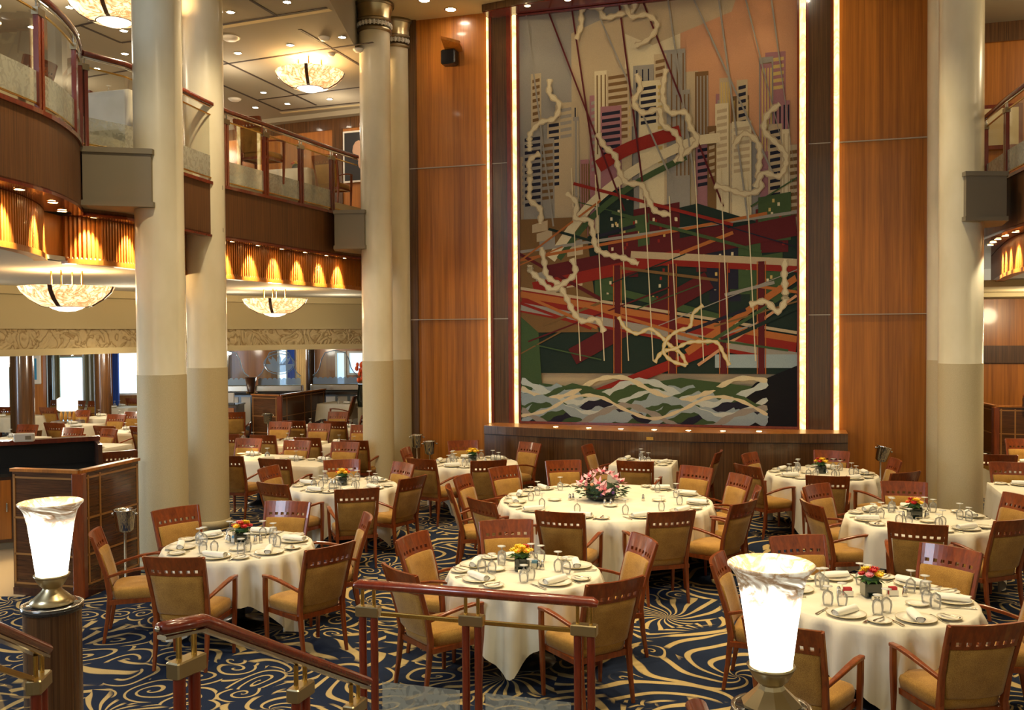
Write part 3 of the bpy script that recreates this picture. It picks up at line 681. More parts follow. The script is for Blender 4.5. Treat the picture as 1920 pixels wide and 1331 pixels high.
def seat_words(T, angs):
    w8 = [DIR8[int(round(a/(PI/4))) % 8] for a in angs]; out = []
    for a, w_ in zip(angs, w8):
        if w8.count(w_) == 1: out.append(w_+' seat')
        else:
            h = (3-a/(PI/6)) % 12; hh = round(h*2)/2 % 12; hr = int(hh) or 12
            out.append(('half past ' if hh % 1 else '')+['', 'one', 'two', 'three', 'four', 'five', 'six', 'seven', 'eight', 'nine', 'ten', 'eleven', 'twelve'][hr]+("" if hh % 1 else " o'clock")+' seat')
    return out
# ---------------------------------------------------------------- table ware prototypes (kept at the first place they are used)
def proto_plate(r, name):
    e = empty(name); m = MB().lathe([(0.0001, .004), (r*.62, .004), (r*.68, .008), (r*.96, .017), (r, .020), (r*.985, .0215), (r*.68, .0125), (r*.60, .008), (.0001, .007)], 32, caps=False)
    m.lathe([(r*.4, 0), (r*.62, .004)], 24); m.build('dish', 'porcelain', e)
    MB().lathe([(r*.975, .0205), (r*.985, .0222), (r*1.0, .0217), (r*1.003, .0195)], 32, caps=False).build('gold_rim', 'gold_rim', e); return e
def proto_napkin():
    m = MB(); m.smooth = True; rings = []; n = 16; L = .23
    for i in range(9):
        x = -L/2+L*i/8; k = 1-.10*abs(i-4)/4; r_ = []
        for j in range(n):
            a = 2*PI*j/n; rr = .030*k*(1+.10*math.sin(3*a+i*.3)); r_.append((x+.006*math.sin(a*2), rr*1.15*math.cos(a), .023+rr*.85*math.sin(a)))
        rings.append(r_)
    m.loft(rings, True, False, False)
    for x, sg in ((-L/2, 1), (L/2, -1)):     # spiral ends
        pr = []; 
        for j in range(30):
            a = j*.62; q = .024*(1-j/34); pr.append((x+sg*.004, q*1.1*math.cos(a), .023+q*.85*math.sin(a)))
        for a_, b_ in zip(pr[:-1], pr[1:]): m.add([a_, b_, (b_[0]+sg*.01, b_[1]*.9, b_[2]), (a_[0]+sg*.01, a_[1]*.9, a_[2])], [(0, 1, 2, 3)], True)
        m.add([(x+sg*.008, .026*math.cos(2*PI*j/n), .023+.020*math.sin(2*PI*j/n)) for j in range(n)], [tuple(range(n))], False)
    return m.build('rolled_napkin', 'napkin_cloth')
def proto_glass(kind=0):
    e = empty('wine_glass')
    if kind == 0:
        MB().lathe([(.0275, 0), (.034, .025), (.0385, .055), (.034, .085), (.014, .104), (.0045, .110)], 20, caps=False).build('bowl', 'drink_glass', e)
        MB().lathe([(.0045, .108), (.004, .135), (.005, .155), (.009, .160)], 10, caps=False).build('stem', 'drink_glass', e)
        MB().lathe([(.008, .160), (.034, .1655), (.035, .168), (.001, .170)], 20, caps=False).build('foot', 'etched_white', e)
    else:
        MB().lathe([(.030, 0), (.036, .02), (.040, .06), (.033, .095), (.012, .108), (.006, .112)], 20, caps=False).build('bowl', 'drink_glass', e)
        MB().lathe([(.006, .110), (.005, .128), (.010, .133)], 10, caps=False).build('stem', 'drink_glass', e)
        MB().lathe([(.009, .133), (.033, .138), (.034, .141), (.001, .143)], 20, caps=False).build('foot', 'etched_white', e)
    return e
glassy('etched_white', (.8, .8, .78), 1.5, .1, .62, (.85, .84, .78))
def proto_knife(L=.21):
    e = empty('table_knife'); m = MB(); m.add([(-L/2, -.008, .003), (L*.02, -.009, .003), (L*.02, .009, .003), (-L/2+.02, .008, .003), (-L/2, -.008, .005), (L*.02, -.009, .006), (L*.02, .009, .006), (-L/2+.02, .008, .005)], [(0, 1, 2, 3), (4, 7, 6, 5), (0, 4, 5, 1), (1, 5, 6, 2), (2, 6, 7, 3), (3, 7, 4, 0)])
    m.build('blade', 'silver', e); MB().sweep([(L*.02, 0, .006), (L*.25, 0, .007), (L*.5, 0, .007)], [(.012, .008), (.014, .009), (.018, .009)]).build('handle', 'silver', e); return e
def proto_fork(L=.20):
    e = empty('table_fork'); MB().sweep([(-L*.18, 0, .006), (L*.1, 0, .006), (L*.5, 0, .006)], [(.008, .004), (.008, .005), (.018, .005)]).build('handle', 'silver', e)
    m = MB(); m.box(-L*.28, -L*.17, -.012, .012, .005, .008)
    for k in range(4): m.box(-L*.5, -L*.27, -.0125+k*.0067, -.0085+k*.0067, .005, .0075)
    m.build('tines', 'silver', e); return e
def proto_shaker():
    e = empty('salt_shaker'); MB().lathe([(.016, 0), (.020, .006), (.017, .03), (.012, .055)], 14).build('body', 'silver', e); MB().lathe([(.013, .055), (.015, .060), (.010, .074), (.002, .080)], 14).build('cap', 'chrome', e); return e
def flower_mesh(mb, c, r, n, cup=.3, ctr=1, seed=0, tilt=(0, 0), wf=None):
    rd = random.Random(seed); mb.cur = 0
    for L in range(2):
        for k in range(n):
            a = 2*PI*(k+.5*L)/n+rd.random()*.2; q = r*(1-.25*L); w_ = q*wf if wf else 2.2*q/n+.003
            ca, sa = math.cos(a), math.sin(a)
            def pt(u, v): 
                z = cup*q*u*u+L*.25*r+(.15*r if u > .9 else 0); x = ca*u*q-sa*v; y = sa*u*q+ca*v
                return (c[0]+x+z*tilt[0], c[1]+y+z*tilt[1], c[2]+z-x*tilt[0]-y*tilt[1])
            mb.add([pt(.1, 0), pt(.6, -w_), pt(1, 0), pt(.6, w_), pt(.55, 0)], [(0, 1, 4), (1, 2, 4), (2, 3, 4), (3, 0, 4)], True)
    mb.cur = ctr; mb.ellipsoid((c[0]+tilt[0]*r*.35, c[1]+tilt[1]*r*.35, c[2]+.35*r), (r*.26, r*.26, r*.18), 8, 4); mb.cur = 0
def small_vase(T, off, cols, lab, seed):
    rd = random.Random(seed); e = empty('flower_vase', (T.c.x+off[0], T.c.y+off[1], T.z0+.7525)); tag(e, lab, 'flowers', 'small vases of flowers on the tables')
    MB().bevbox(-.045, .045, -.045, .045, 0, .085, .008).build('vase', 'dark_vase', e)
    m = MB()
    for k in range(12):
        a = k*.524; r = .05+rd.random()*.025; m.add([(math.cos(a)*.02, math.sin(a)*.02, .08), (math.cos(a-.25)*r*.8, math.sin(a-.25)*r*.8, .10), (math.cos(a)*r*1.3, math.sin(a)*r*1.3, .085), (math.cos(a+.25)*r*.8, math.sin(a+.25)*r*.8, .095)], [(0, 1, 2, 3)], True)
    m.ellipsoid((0, 0, .095), (.045, .045, .025), 10, 5); m.build('leaves', 'leaf_green', e)
    spots = [(0, 0, .13)]+[(math.cos(a)*.045, math.sin(a)*.045, .115) for a in [k*PI/3 for k in range(6)]]+[(math.cos(a)*.025, math.sin(a)*.025, .135) for a in (.5, 2.6, 4.7)]
    for i, (x, y, z) in enumerate(spots):
        m = MB(); flower_mesh(m, (x, y, z), .024+rd.random()*.007, 9, .5, 1, seed*31+i, (x*6, y*6)); m.build('blossom', [cols[i % len(cols)], 'petal_orange' if cols[i % len(cols)] == 'petal_yellow' else cols[i % len(cols)]], e)
    e.scale = (1.4, 1.4, 1.4); return e
PR = {}
def put(kind, maker, T, xy, rz, label, cat, group, z=.753):
    if kind not in PR: PR[kind] = maker(); o = PR[kind]; first = True
    else: o = copy_tree(PR[kind]); first = False
    o.location = (xy[0], xy[1], T.z0+z); o.rotation_euler = (0, 0, rz)
    return tag(o, label, cat, group)
rs = random.Random(42)
def setting(T, a, P, words, lvl=2):
    """P: plate centre, a: outward direction angle; lvl 2 all, 1 without cutlery, 0 plate+napkin+glass"""
    o = Vector((math.cos(a), math.sin(a), 0)); s = Vector((-o.y, o.x, 0)); nm = T.name; at = words+' of the '+nm if len((words+' of the '+nm).split()) <= 11 else words+', '+nm
    def L(h):
        q = h+' at the '+at; q = q.split(); return ' '.join(q[:16])
    put('plate', lambda: proto_plate(.135, 'dinner_plate'), T, P, 0, L('dinner plate'), 'plate', 'gold rimmed dinner plates')
    q = P+s*rs.uniform(-.01, .01); put('napkin', proto_napkin, T, q, a+PI/2+rs.choice([0, 0, .25, -.3, .9, 1.3]), L('rolled napkin'), 'napkin', 'rolled white napkins', .766)
    if lvl >= 1:
        q = P+s*.235+o*.02; sp = put('side', lambda: proto_plate(.082, 'side_plate'), T, q, 0, L('small side plate'), 'plate', 'small side plates')
        if lvl >= 2:
            put('butter_knife', lambda: (lambda k: (setattr(k, 'name', 'butter_knife'), k)[1])(proto_knife(.15)), T, q, a+rs.uniform(-.5, .9), L('butter knife'), 'knife', 'butter knives on side plates', .775)
            put('fork', proto_fork, T, P+s*.162+o*.01, a+PI+PI*0, L('fork'), 'fork', 'silver forks'); put('knife', proto_knife, T, P-s*.165+o*.01, a+rs.uniform(-.1, .1), L('table knife'), 'knife', 'silver table knives')
    q = P-o*.20-s*.10; put('glass%d' % (lvl == 9), lambda: proto_glass(0), T, q, 0, L('upturned stemmed glass'), 'glass', 'upturned stemmed glasses')
    if lvl >= 1 and T.round and len(T.seats) < 8:
        q = P-o*.16-s*.19; put('glassb', lambda: (lambda k: (setattr(k, 'name', 'water_glass'), k)[1])(proto_glass(1)), T, q, 0, L('smaller upturned water glass'), 'glass', 'smaller upturned water glasses')
# seats -> chairs and settings. Each entry: (px, py, view words or None, facing override, draw chair)
VW = {'B': 'seen from behind', 'F': 'facing the viewer', 'S': 'seen from the side'}
def seats(key, rows, lvl=2, extra=()):
    T = TABLES[key]; info = []
    for r in rows:
        px, py, vw = r[:3]; ov = r[3] if len(r) > 3 else None
        P = at_z(px, py, .955+T.z0); P.z = 0
        if ov is None:
            d = T.c-P; f = math.atan2(d.y, d.x)
        else: f = ov
        info.append((P, f, vw, px, py))
    T.seats = info
    angs = [math.atan2((P-T.c).y, (P-T.c).x) for P, *_ in info]; words = seat_words(T, angs)
    for (P, f, vw, px, py), a, w_ in zip(info, angs, words):
        q = 'armchair at the %s of the %s, %s' % (w_, T.name, VW[vw])
        if len(q.split()) > 16: q = 'armchair at the %s of the %s' % (w_, T.name)
        global PV
        PV = Vector((0, 0, T.z0)); place_chair(px, py, f, q); PV = Vector((0, 0, 0))
        if T.round:
            o = Vector((math.cos(a), math.sin(a), 0)); setting(T, a, T.c+o*(T.R-.165), w_, lvl)
        else:
            M = Matrix.Rotation(-T.yaw, 3, 'Z'); l = M @ (P-T.c); a2 = f+PI; ol = M @ Vector((math.cos(a2), math.sin(a2), 0))
            ix, iy = T.hx-.16, T.hy-.16
            if abs(ol.x) > abs(ol.y): q = Vector((math.copysign(ix, ol.x), max(-iy, min(iy, l.y)), 0))
            else: q = Vector((max(-ix, min(ix, l.x)), math.copysign(iy, ol.y), 0))
            setting(T, a2, T.c+M.inverted() @ q, w_, lvl)
def extras(key, off=(.0, .0), cols=None, flab='', shakers=((.11, .05), (.15, .02)), plates=(), block=True, seed=3):
    T = TABLES[key]; nm = T.name
    if cols: small_vase(T, off, cols, flab, seed)
    for i, (x, y) in enumerate(sorted(shakers)):
        o = put('shaker', proto_shaker, T, (T.c.x+off[0]+x, T.c.y+off[1]+y), 0, '%s silver shaker from the left on the %s' % (names7[i], nm), 'shaker', 'silver salt and pepper shakers')
    for (x, y), pw in zip(plates, ('left', 'right', 'near') if len(plates) > 1 else ('near',)):
        put('side', None, T, (T.c.x+x, T.c.y+y), 0, ('bread plate %s of the flowers on the %s' % (pw, nm) if len(plates) > 1 else 'bread plate by the flowers on the '+nm), 'plate', 'small side plates')
    if block:
        def mk():
            e = empty('table_number_block'); MB().bevbox(-.035, .035, -.012, .012, 0, .034, .003).build('block', 'chrome', e); m = MB()
            for k, x in enumerate((-.020, -.005, .012)):
                m.box(x, x+.003, -.0135, -.012, .007, .027)
                if k != 1: m.box(x, x+.010, -.0135, -.012, .007, .010); m.box(x, x+.010, -.0135, -.012, .024, .027); m.box(x+.008, x+.011, -.0135, -.012, .007, .027)
            m.build('digits', 'black', e); return e
        put('block', mk, T, (T.c.x+off[0], T.c.y+off[1]-.10), 0, 'small silver number block before the flowers on the '+nm, 'sign', 'table number blocks')
Nf = math.atan2(.9579, .2874); Sf = Nf+PI; Ef = YAW; Wf = YAW+PI
# front tables
rtable('T1', 447, 1021.5, .68, 1.06, .2, 'front left round table', 23, 1)
rtable('T2', 983.5, 1071, .625, .97, .55, 'round table behind the glass railing', 21, 2)
rtable('T3', 1637, 1121, .715, 1.10, .75, 'front right round table', 25, 3)
rtable('T4', 1135, 938, 1.24, 1.62, .7, 'large lily table', 36, 4)
rtable('T5', 645, 910, .69, 1.10, .3, 'round table between the column pairs', 15, 5)
rtable('T6', 886, 867, .69, 1.06, .5, 'round yellow flower table', 15, 6)
rtable('T7', 1541, 888, .74, 1.12, .2, 'round table before the right wood panel', 16, 7)
rtable('T8', 1726, 973, .75, 1.14, .6, 'round table beside the right columns', 17, 8)
qtable('T9', 1207, 867, .46, .40, 'small square table below the tapestry', .34, 9)
qtable('T10', 1950, 919, .50, .50, 'square table at the right edge', .40, 10)
seats('T1', [(326, 952, 'F'), (173, 998, 'S'), (322, 1046, 'B'), (624, 1024, 'B'), (694, 968, 'S'), (542, 940, 'F')])
seats('T2', [(767, 1004, 'F'), (742, 1068, 'B'), (948, 975, 'F'), (1214, 1008, 'F'), (1159, 1090, 'B')])
seats('T3', [(1338, 1045, 'S'), (1492, 1004, 'F'), (1786, 1026, 'F'), (1857, 1172, 'B'), (1462, 1172, 'B'), (1975, 1085, 'S')])
seats('T4', [(838, 913, 'S'), (862, 893, 'F'), (941, 875, 'F'), (897, 938, 'B'), (1055, 863, 'F'), (1309, 875, 'F'), (1393, 891, 'F'), (1400, 942, 'B'), (1048, 961, 'B'), (1262, 960, 'B'), (1424, 916, 'S')])
seats('T5', [(499, 876, 'F'), (507, 907, 'B'), (670, 917, 'B'), (778, 895, 'B'), (761, 868, 'F'), (641, 862, 'F')])
seats('T6', [(868, 826, 'F'), (997, 830, 'F'), (756, 841, 'F'), (787, 861, 'B'), (917, 864, 'B')])
seats('T7', [(1401, 850, 'F'), (1397, 873, 'B'), (1560, 845, 'F'), (1552, 893, 'B'), (1684, 862, 'F'), (1702, 886, 'B')])
seats('T8', [(1526, 909, 'F'), (1516, 943, 'B'), (1694, 903, 'F'), (1720, 983, 'B'), (1908, 975, 'B'), (1918, 929, 'F')])
seats('T9', [(1097, 835, 'F', Ef-.1), (1351, 847, 'S', Wf-.1), (1190, 865, 'B', Nf)], 1)
seats('T10', [(1893, 867, 'F', Sf)], 2)
extras('T1', (.02, .06), ['petal_yellow', 'petal_red', 'petal_yellow', 'petal_pink', 'petal_red'], 'yellow, red and pink flowers in a dark cube on the front left table', ((-.13, .02), (-.16, .06), (.13, -.02), (.17, .02)), ((.06, -.22),), True, 3)
extras('T2', (-.02, .03), ['petal_yellow', 'petal_yellow', 'petal_red', 'petal_yellow', 'petal_yellow'], 'yellow and red flowers in a dark cube behind the glass railing', ((.14, .04), (.17, .02)), ((-.24, .03),), True, 4)
extras('T3', (.0, .04), ['petal_pink', 'petal_yellow', 'petal_red', 'petal_yellow', 'petal_red'], 'pink, yellow and red flowers in a dark cube on the front right table', ((-.24, .0), (.25, .0)), ((.24, -.20),), True, 5)
extras('T5', (-.02, .04), ['petal_yellow', 'petal_orange', 'petal_yellow'], 'yellow and orange flowers in a dark cube between the column pairs', ((-.15, .0), (-.12, .05)), ((-.1, -.2),), False, 6)
extras('T6', (.0, .05), ['petal_yellow'], 'all yellow flowers in a dark cube near the ice buckets', ((-.14, -.1), (.2, 0)), ((.22, .05),), False, 7)
extras('T7', (.0, .05), ['petal_yellow', 'petal_yellow', 'petal_red'], 'yellow flowers with red in a cube before the right wood panel', ((-.08, -.12), (.05, -.12)), ((-.2, .05),), False, 8)
extras('T8', (-.04, .05), ['petal_yellow', 'petal_pink', 'petal_red', 'petal_yellow', 'petal_orange', 'petal_red'], 'mixed red, pink and yellow flowers in a cube beside the right columns', ((-.12, .0), (.12, .0), (.15, .03)), ((.0, -.17),), True, 9)
extras('T4', (0, 0), None, '', ((-.42, .02), (-.38, .05), (-.04, -.34), (.03, -.34), (.44, -.05)), ((-.60, .0), (.62, -.08), (.02, -.40)), False, 1)
extras('T9', (0, .1), None, '', ((-.04, .05), (.04, .05)), (), False, 1)
def packets(key, xy, mat, lab):
    T = TABLES[key]; e = empty('sugar_packet_holder', (T.c.x+xy[0], T.c.y+xy[1], T.z0+.753)); tag(e, lab, 'holder', 'holders with sugar packets')
    m = MB(); m.box(-.035, .035, -.025, -.022, 0, .045); m.box(-.035, .035, .022, .025, 0, .045); m.box(-.035, .035, -.025, .025, 0, .004); m.build('dish', 'porcelain', e)
    for k in range(4): MB().box(-.028, .028, -.017+k*.010, -.012+k*.010, .005, .066).build('packet', mat, e)
packets('T3', (-.17, .05), 'sugar_red', 'white holder of red sugar packets left of the front right flowers'); packets('T3', (.17, .06), 'sugar_red', 'white holder of red sugar packets right of the front right flowers')
packets('T2', (.09, .10), 'sugar_blue', 'white holder of pale blue sugar packets behind the glass railing'); packets('T1', (-.06, .10), 'sugar_blue', 'white holder of packets left of the front left flowers')
# lily arrangement
T = TABLES['T4']; P = at_z(1127, 937, .753); e = empty('flower_arrangement', (P.x, P.y, .753)); tag(e, 'large low arrangement of pink lilies and roses on the biggest table', 'flowers')
MB().lathe([(.12, 0), (.17, .03), (.18, .08), (.15, .085)], 24).build('bowl', 'black', e)
rd = random.Random(11); m = MB()
m.ellipsoid((0, 0, .12), (.19, .17, .10), 14, 7)
for k in range(130):
    a = rd.random()*6.28; r = .15+rd.random()*.13; z = .05+rd.random()*.17*(1.25-r*2); L_ = .05+rd.random()*.05; t_ = a+rd.uniform(-.6, .6)
    b = (r*math.cos(a), r*math.sin(a), z); q = (b[0]+L_*math.cos(t_), b[1]+L_*math.sin(t_), z-.02+rd.random()*.03); s_ = (-math.sin(t_)*.016, math.cos(t_)*.016)
    mm = ((b[0]+q[0])/2, (b[1]+q[1])/2, (b[2]+q[2])/2+.012); m.add([b, (mm[0]+s_[0], mm[1]+s_[1], mm[2]), q, (mm[0]-s_[0], mm[1]-s_[1], mm[2])], [(0, 1, 2, 3)], True)
m.build('foliage', 'leaf_dark', e)
for i, (x, y, z, tx, ty) in enumerate(((-.04, -.16, .20, -.2, -1.2), (-.13, -.08, .27, -.7, -.5), (-.22, -.06, .20, -1.1, -.4), (.02, -.04, .32, .1, -.5), (.15, -.08, .26, .8, -.5), (.22, -.03, .20, 1.1, -.3), (-.03, .1, .30, 0, .4), (.12, .08, .28, .4, .4), (.02, -.18, .13, .2, -1.3), (-.12, .1, .26, -.5, .4))):
    m = MB(); flower_mesh(m, (x, y, z), .095, 3, .35, 1, i+50, (tx*.6, ty*.6), .24); m.build('lily', ['petal_lily', 'lily_centre'], e)
for i in range(16):
    a = -PI/2+rd.uniform(-2.2, 2.2); r = .15+rd.random()*.07; z = .08+rd.random()*.13; m = MB(); m.ellipsoid((r*math.cos(a), r*math.sin(a), z), (.022, .022, .020), 8, 5); m.build('rose', ['petal_pink', 'petal_peach', 'petal_purple', 'petal_pink'][i % 4], e)
# rows of square tables on the left
def qrow(items, hx, hy, lvl):
    for key, px, py, name, st in items:
        qtable(key, px, py, hx, hy, name, .36, hash(key) % 50 if False else len(TABLES)); seats(key, st, lvl)
qrow([('L1', 487, 858, 'nearest left square table', [(512, 861, 'B', Nf), (425, 855, 'B', Nf), (469, 822, 'F', Sf)]),
      ('L2', 571, 867, 'nearest right square table between the columns', [(560, 826, 'F', Sf), (650, 829, 'F', Sf)])], .44, .42, 1)
qrow([('M1', 462, 826, 'middle row left square table', [(491, 816, 'B', Nf), (424, 814, 'B', Nf), (438, 773, 'S', Nf+.4)]),
      ('M2', 553, 830, 'middle row centre square table', [(574, 821, 'B', Nf), (528, 791, 'F', Sf)]),
      ('M3', 650, 834, 'middle row right square table', [(662, 826, 'B', Nf), (601, 794, 'F', Sf), (682, 797, 'F', Sf)])], .44, .42, 0)
qrow([('N1', 592, 799, 'back row left square table', [(550, 789, 'B', Nf), (627, 790, 'B', Nf)]),
      ('N2', 668, 803, 'back row right square table', [(636, 772, 'F', Sf), (690, 777, 'B', Wf)])], .44, .42, 0)
PV = Vector((0, 0, .30)); a_ = px2d(607, 21.9); b_ = px2d(700, 24.4)
tag(sheet([(a_.x, 21.9), (b_.x+1.5, 21.9), (b_.x+1.5, 24.5), (a_.x-.3, 24.5)], .001, .30).build('floor_raised', 'carpet'), kind='structure')
qtable('P0', 0, 0, .45, .45, 'far square table by the glass screens', .36, 33, c=Vector((px2d(640, 23.2).x, 23.2, 0))); seats('P0', [(668, 742, 'B', Wf+.3)], 0); PV = Vector((0, 0, 0))
# far left room
qrow([('F1', 176, 836, 'square table beyond the left partition', [(225, 846, 'B', Wf-.6), (139, 802, 'F', Sf), (208, 804, 'F', Sf-.3)]),
      ('F2', 28, 822, 'square table at the left photo edge', [(55, 796, 'F', Sf)]),
      ('F3', 140, 797, 'second square table beyond the left partition', [(99, 793, 'B', Nf), (193, 799, 'B', Nf), (155, 769, 'F', Sf)]),
      ('F4', 194, 782, 'far left square table with blue shade', [(221, 777, 'F', Sf), (182, 752, 'F', Sf)]),
      ('F5', 36, 780, 'far left square table beside the wood column', [(87, 764, 'B', Nf), (5, 763, 'B', Nf)]),
      ('F6', 130, 764, 'far left square table below the curtained window', [(148, 751, 'F', Sf), (111, 750, 'F', Sf)]),
      ('F7', 232, 763, 'farthest left square table by the bright screen', [(248, 747, 'B', Nf), (205, 737, 'F', Sf)]),
      ('F8', 245, 808, 'square table beside the front left column', [(253, 772, 'F', Sf), (262, 800, 'B', Nf)])], .46, .44, 0)
# right room
qrow([('G1', 1895, 872, 'square table behind the right photo edge table', [(1872, 853, 'B', Nf), (1916, 823, 'F', Sf)])], .45, .42, 0)
# ---------------------------------------------------------------- rear rooms
def vwall(name, a, b, z0, z1, mat, th=.15, kind='structure'):
    A, B = Vector((a[0], a[1], 0)), Vector((b[0], b[1], 0)); L_ = (B-A).length; ang = math.atan2(B.y-A.y, B.x-A.x)
    o = MB().box(0, L_, 0, th, z0, z1).build(name, mat, None, tuple(A), ang); tag(o, kind=kind); return o
# upper rear wall of the balcony
UA, UB = (-17, 26.1), (-1.2, 19.6)
vwall('wall_upper_rear', UA, UB, ZF-.02, ZB, 'panel_pale'); dv = (Vector(UB)-Vector(UA)).normalized(); nn = Vector((dv.y, -dv.x))
def on_upper(px): # distance along the upper rear wall at pixel column
    d = px2d(px, 1.0); d2 = Vector((d.x, d.y)); A = Vector(UA); t_ = A.dot(nn)/d2.dot(nn); return (d2*t_-A).dot(dv)
ua = math.atan2(dv.y, dv.x)
tag(MB().box(0, on_upper(700), -.04, 0, ZB-.34, ZB).build(tn(), 'zebrano', None, (*UA, 0), ua), kind='structure')
tag(MB().box(on_upper(629), on_upper(647), -.04, 0, ZF, ZB-.34).build(tn(), 'zebrano', None, (*UA, 0), ua), kind='structure')
tag(MB().box(0, on_upper(690), -.25, 0, ZB-.10, ZB).build(tn(), 'ceiling_tan', None, (*UA, 0), ua), kind='structure')
e = empty('framed_picture', (*(Vector(UA)+dv*on_upper(680)+nn*.06), 6.62), ua); tag(e, 'framed dark picture with pale shapes on the upper rear wall', 'picture')
MB().box(-.40, .40, -.02, .02, -.56, .56).build('frame', 'white_paint', e); MB().box(-.36, .36, -.026, -.02, -.52, .52).build('print', 'picture_dark', e)
m = MB(); m.ellipsoid((.0, -.028, .12), (.16, .006, .22), 14, 6); m.ellipsoid((.10, -.028, -.15), (.12, .006, .16), 14, 6); m.build('pale_shapes', 'picture_flesh', e)
# right upper wall
vwall('wall_upper_right', (7.0, 15.15), (14, 13.05), ZF-.02, ZB, 'panel_wood'); a3 = math.atan2(-2.1, 7.0)
tag(MB().box(0, 7, -.04, 0, ZB-.30, ZB).build(tn(), 'zebrano', None, (7.0, 15.12, 0), a3), kind='structure')
e = empty('framed_picture', (7.72, 14.86, 5.95), a3); tag(e, 'framed pale picture behind the right balcony rail', 'picture'); MB().box(-.35, .35, -.03, .02, -.35, .35).build('frame', 'rail_wood', e); MB().box(-.29, .29, -.036, -.03, -.29, .29).build('print', 'ceiling_cream', e)
# lower bulkhead with relief frieze
BP = [tuple(px2d(px, d).xy) for px, d in ((-260, 14.2), (0, 16.2), (260, 19.0), (480, 21.3), (760, 23.6))]; BP = smooth_path(BP, 5)
def bw(path, th, z0, z1, mat): 
    return ribbon(path, th, z0, z1, tn(), mat)
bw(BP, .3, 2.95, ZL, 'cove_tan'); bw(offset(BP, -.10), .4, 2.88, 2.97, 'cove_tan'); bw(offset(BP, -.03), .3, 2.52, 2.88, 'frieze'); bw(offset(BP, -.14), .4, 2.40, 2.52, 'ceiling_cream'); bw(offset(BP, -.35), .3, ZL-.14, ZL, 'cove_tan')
q = offset(BP, .2)
tag(sheet(list(q)+[(0, 33), (-24, 33)], 2.46, 2.55).build('ceiling_rear', 'ceiling_cream'), kind='structure')
# right rear lower wall
vwall('wall_right_rear', (7.2, 21.6), (16, 19), 0, ZL, 'panel_wood'); a2 = math.atan2(-2.6, 8.8)
tag(MB().box(0, 9, -.03, 0, 2.02, 2.40).build(tn(), 'zebrano', None, (7.2, 21.55, 0), a2), kind='structure'); tag(MB().box(0, 9, -1.6, 0, 3.42, ZL).build(tn(), 'cove_tan', None, (7.2, 21.55, 0), a2), kind='structure')
tag(MB().box(0, 9, -4.5, -1.6, 3.50, ZL).build(tn(), 'ceiling_cream', None, (7.2, 21.55, 0), a2), kind='structure')
# rear wall, windows
vwall('wall_rear', (-24, 29), (2, 29), 0, 2.46, 'panel_pale')
vwall('wall_side_rear', (2.0, 29), (2.0, 18.4), 0, ZC, 'zebrano')
vwall('wall_left_far', (-22, 6), (-24, 29), 0, 2.46, 'cove_tan')
def window(n, px0, px1, dep, z0, z1, mat):
    A = px2d(px0, dep); B = px2d(px1, dep); x0, x1 = A.x, B.x
    w_ = tag(MB().box(x0, x1, dep, dep+.02, z0, z1).build('window_%d' % n, mat), kind='structure'); m = MB()
    for a, b, c, d in ((x0-.06, x0, z0-.06, z1+.06), (x1, x1+.06, z0-.06, z1+.06)): m.box(a, b, dep-.05, dep+.03, c, d)
    m.box(x0, x1, dep-.05, dep+.03, z0-.06, z0); m.box(x0, x1, dep-.05, dep+.03, z1, z1+.06); m.build('window_frame', 'white_paint', w_)
window(1, -70, 17, 26, .35, 2.25, 'daylight'); window(2, 112, 158, 28.6, .3, 2.1, 'daylight'); window(3, 222, 275, 27, 1.1, 2.3, 'daylight'); window(4, 524, 536, 28, .9, 2.3, 'daylight'); window(5, 632, 645, 28, .9, 2.2, 'day_soft'); window(6, 655, 700, 28, 1.6, 2.2, 'day_soft')
def curtain(px0, px1, dep, z0, z1, mat, lab):
    A, B = px2d(px0, dep), px2d(px1, dep); m = MB(); m.smooth = True; n = 40; r = [(A.x+(B.x-A.x)*i/n, dep+.05*math.sin(i*1.4)) for i in range(n+1)]
    m.loft([[(x, y, z) for x, y in r]+[(x, y+.03, z) for x, y in reversed(r)] for z in (z0, z1)], True, True, True); tag(m.build('curtain', mat), lab, 'curtain', 'window curtains')
curtain(88, 111, 28.2, .0, 2.4, 'curtain_beige', 'beige curtain left of the glowing far window'); curtain(158, 176, 28.2, .0, 2.4, 'curtain_beige', 'beige curtain right of the glowing far window')
curtain(538, 552, 27.6, .0, 2.45, 'curtain_blue', 'deep blue curtain behind the centre glass screen'); curtain(555, 573, 27.6, .0, 2.45, 'curtain_beige', 'yellow beige curtain behind the centre glass screen'); curtain(210, 221, 26.6, .0, 2.45, 'curtain_blue', 'deep blue curtain by the bright far window')
def wcol(px, dep, r, lab):
    P = px2d(px, dep); e = empty('wood_column', (P.x, P.y, 0)); tag(e, lab, 'column', 'dark wood columns'); MB().lathe([(r, 0), (r, 2.38)], 32, caps=False).build('shaft', 'zebrano', e); MB().lathe([(r+.02, 0), (r+.02, .12), (r, .13)], 32, caps=False).build('base_ring', 'steel_blue', e); MB().lathe([(r, 2.36), (r+.06, 2.37), (r+.06, 2.46)], 32, caps=False).build('top_ring', 'steel_blue', e)
wcol(40, 20.2, .24, 'thick dark wood column at the far left'); wcol(191, 24, .20, 'dark wood column right of the glowing far window'); wcol(86, 27.5, .16, 'slim dark wood column left of the curtained window'); wcol(581, 25.8, .12, 'slim dark wood column between the etched glass screens'); wcol(420, 26.6, .2, 'dark wood column behind the front left columns')
a_, b_ = px2d(52, 24.62), px2d(82, 24.62); tag(MB().box(a_.x, b_.x, 24.54, 24.7, 0, 2.46).build('wall_niche', 'panel_pale'), kind='structure')
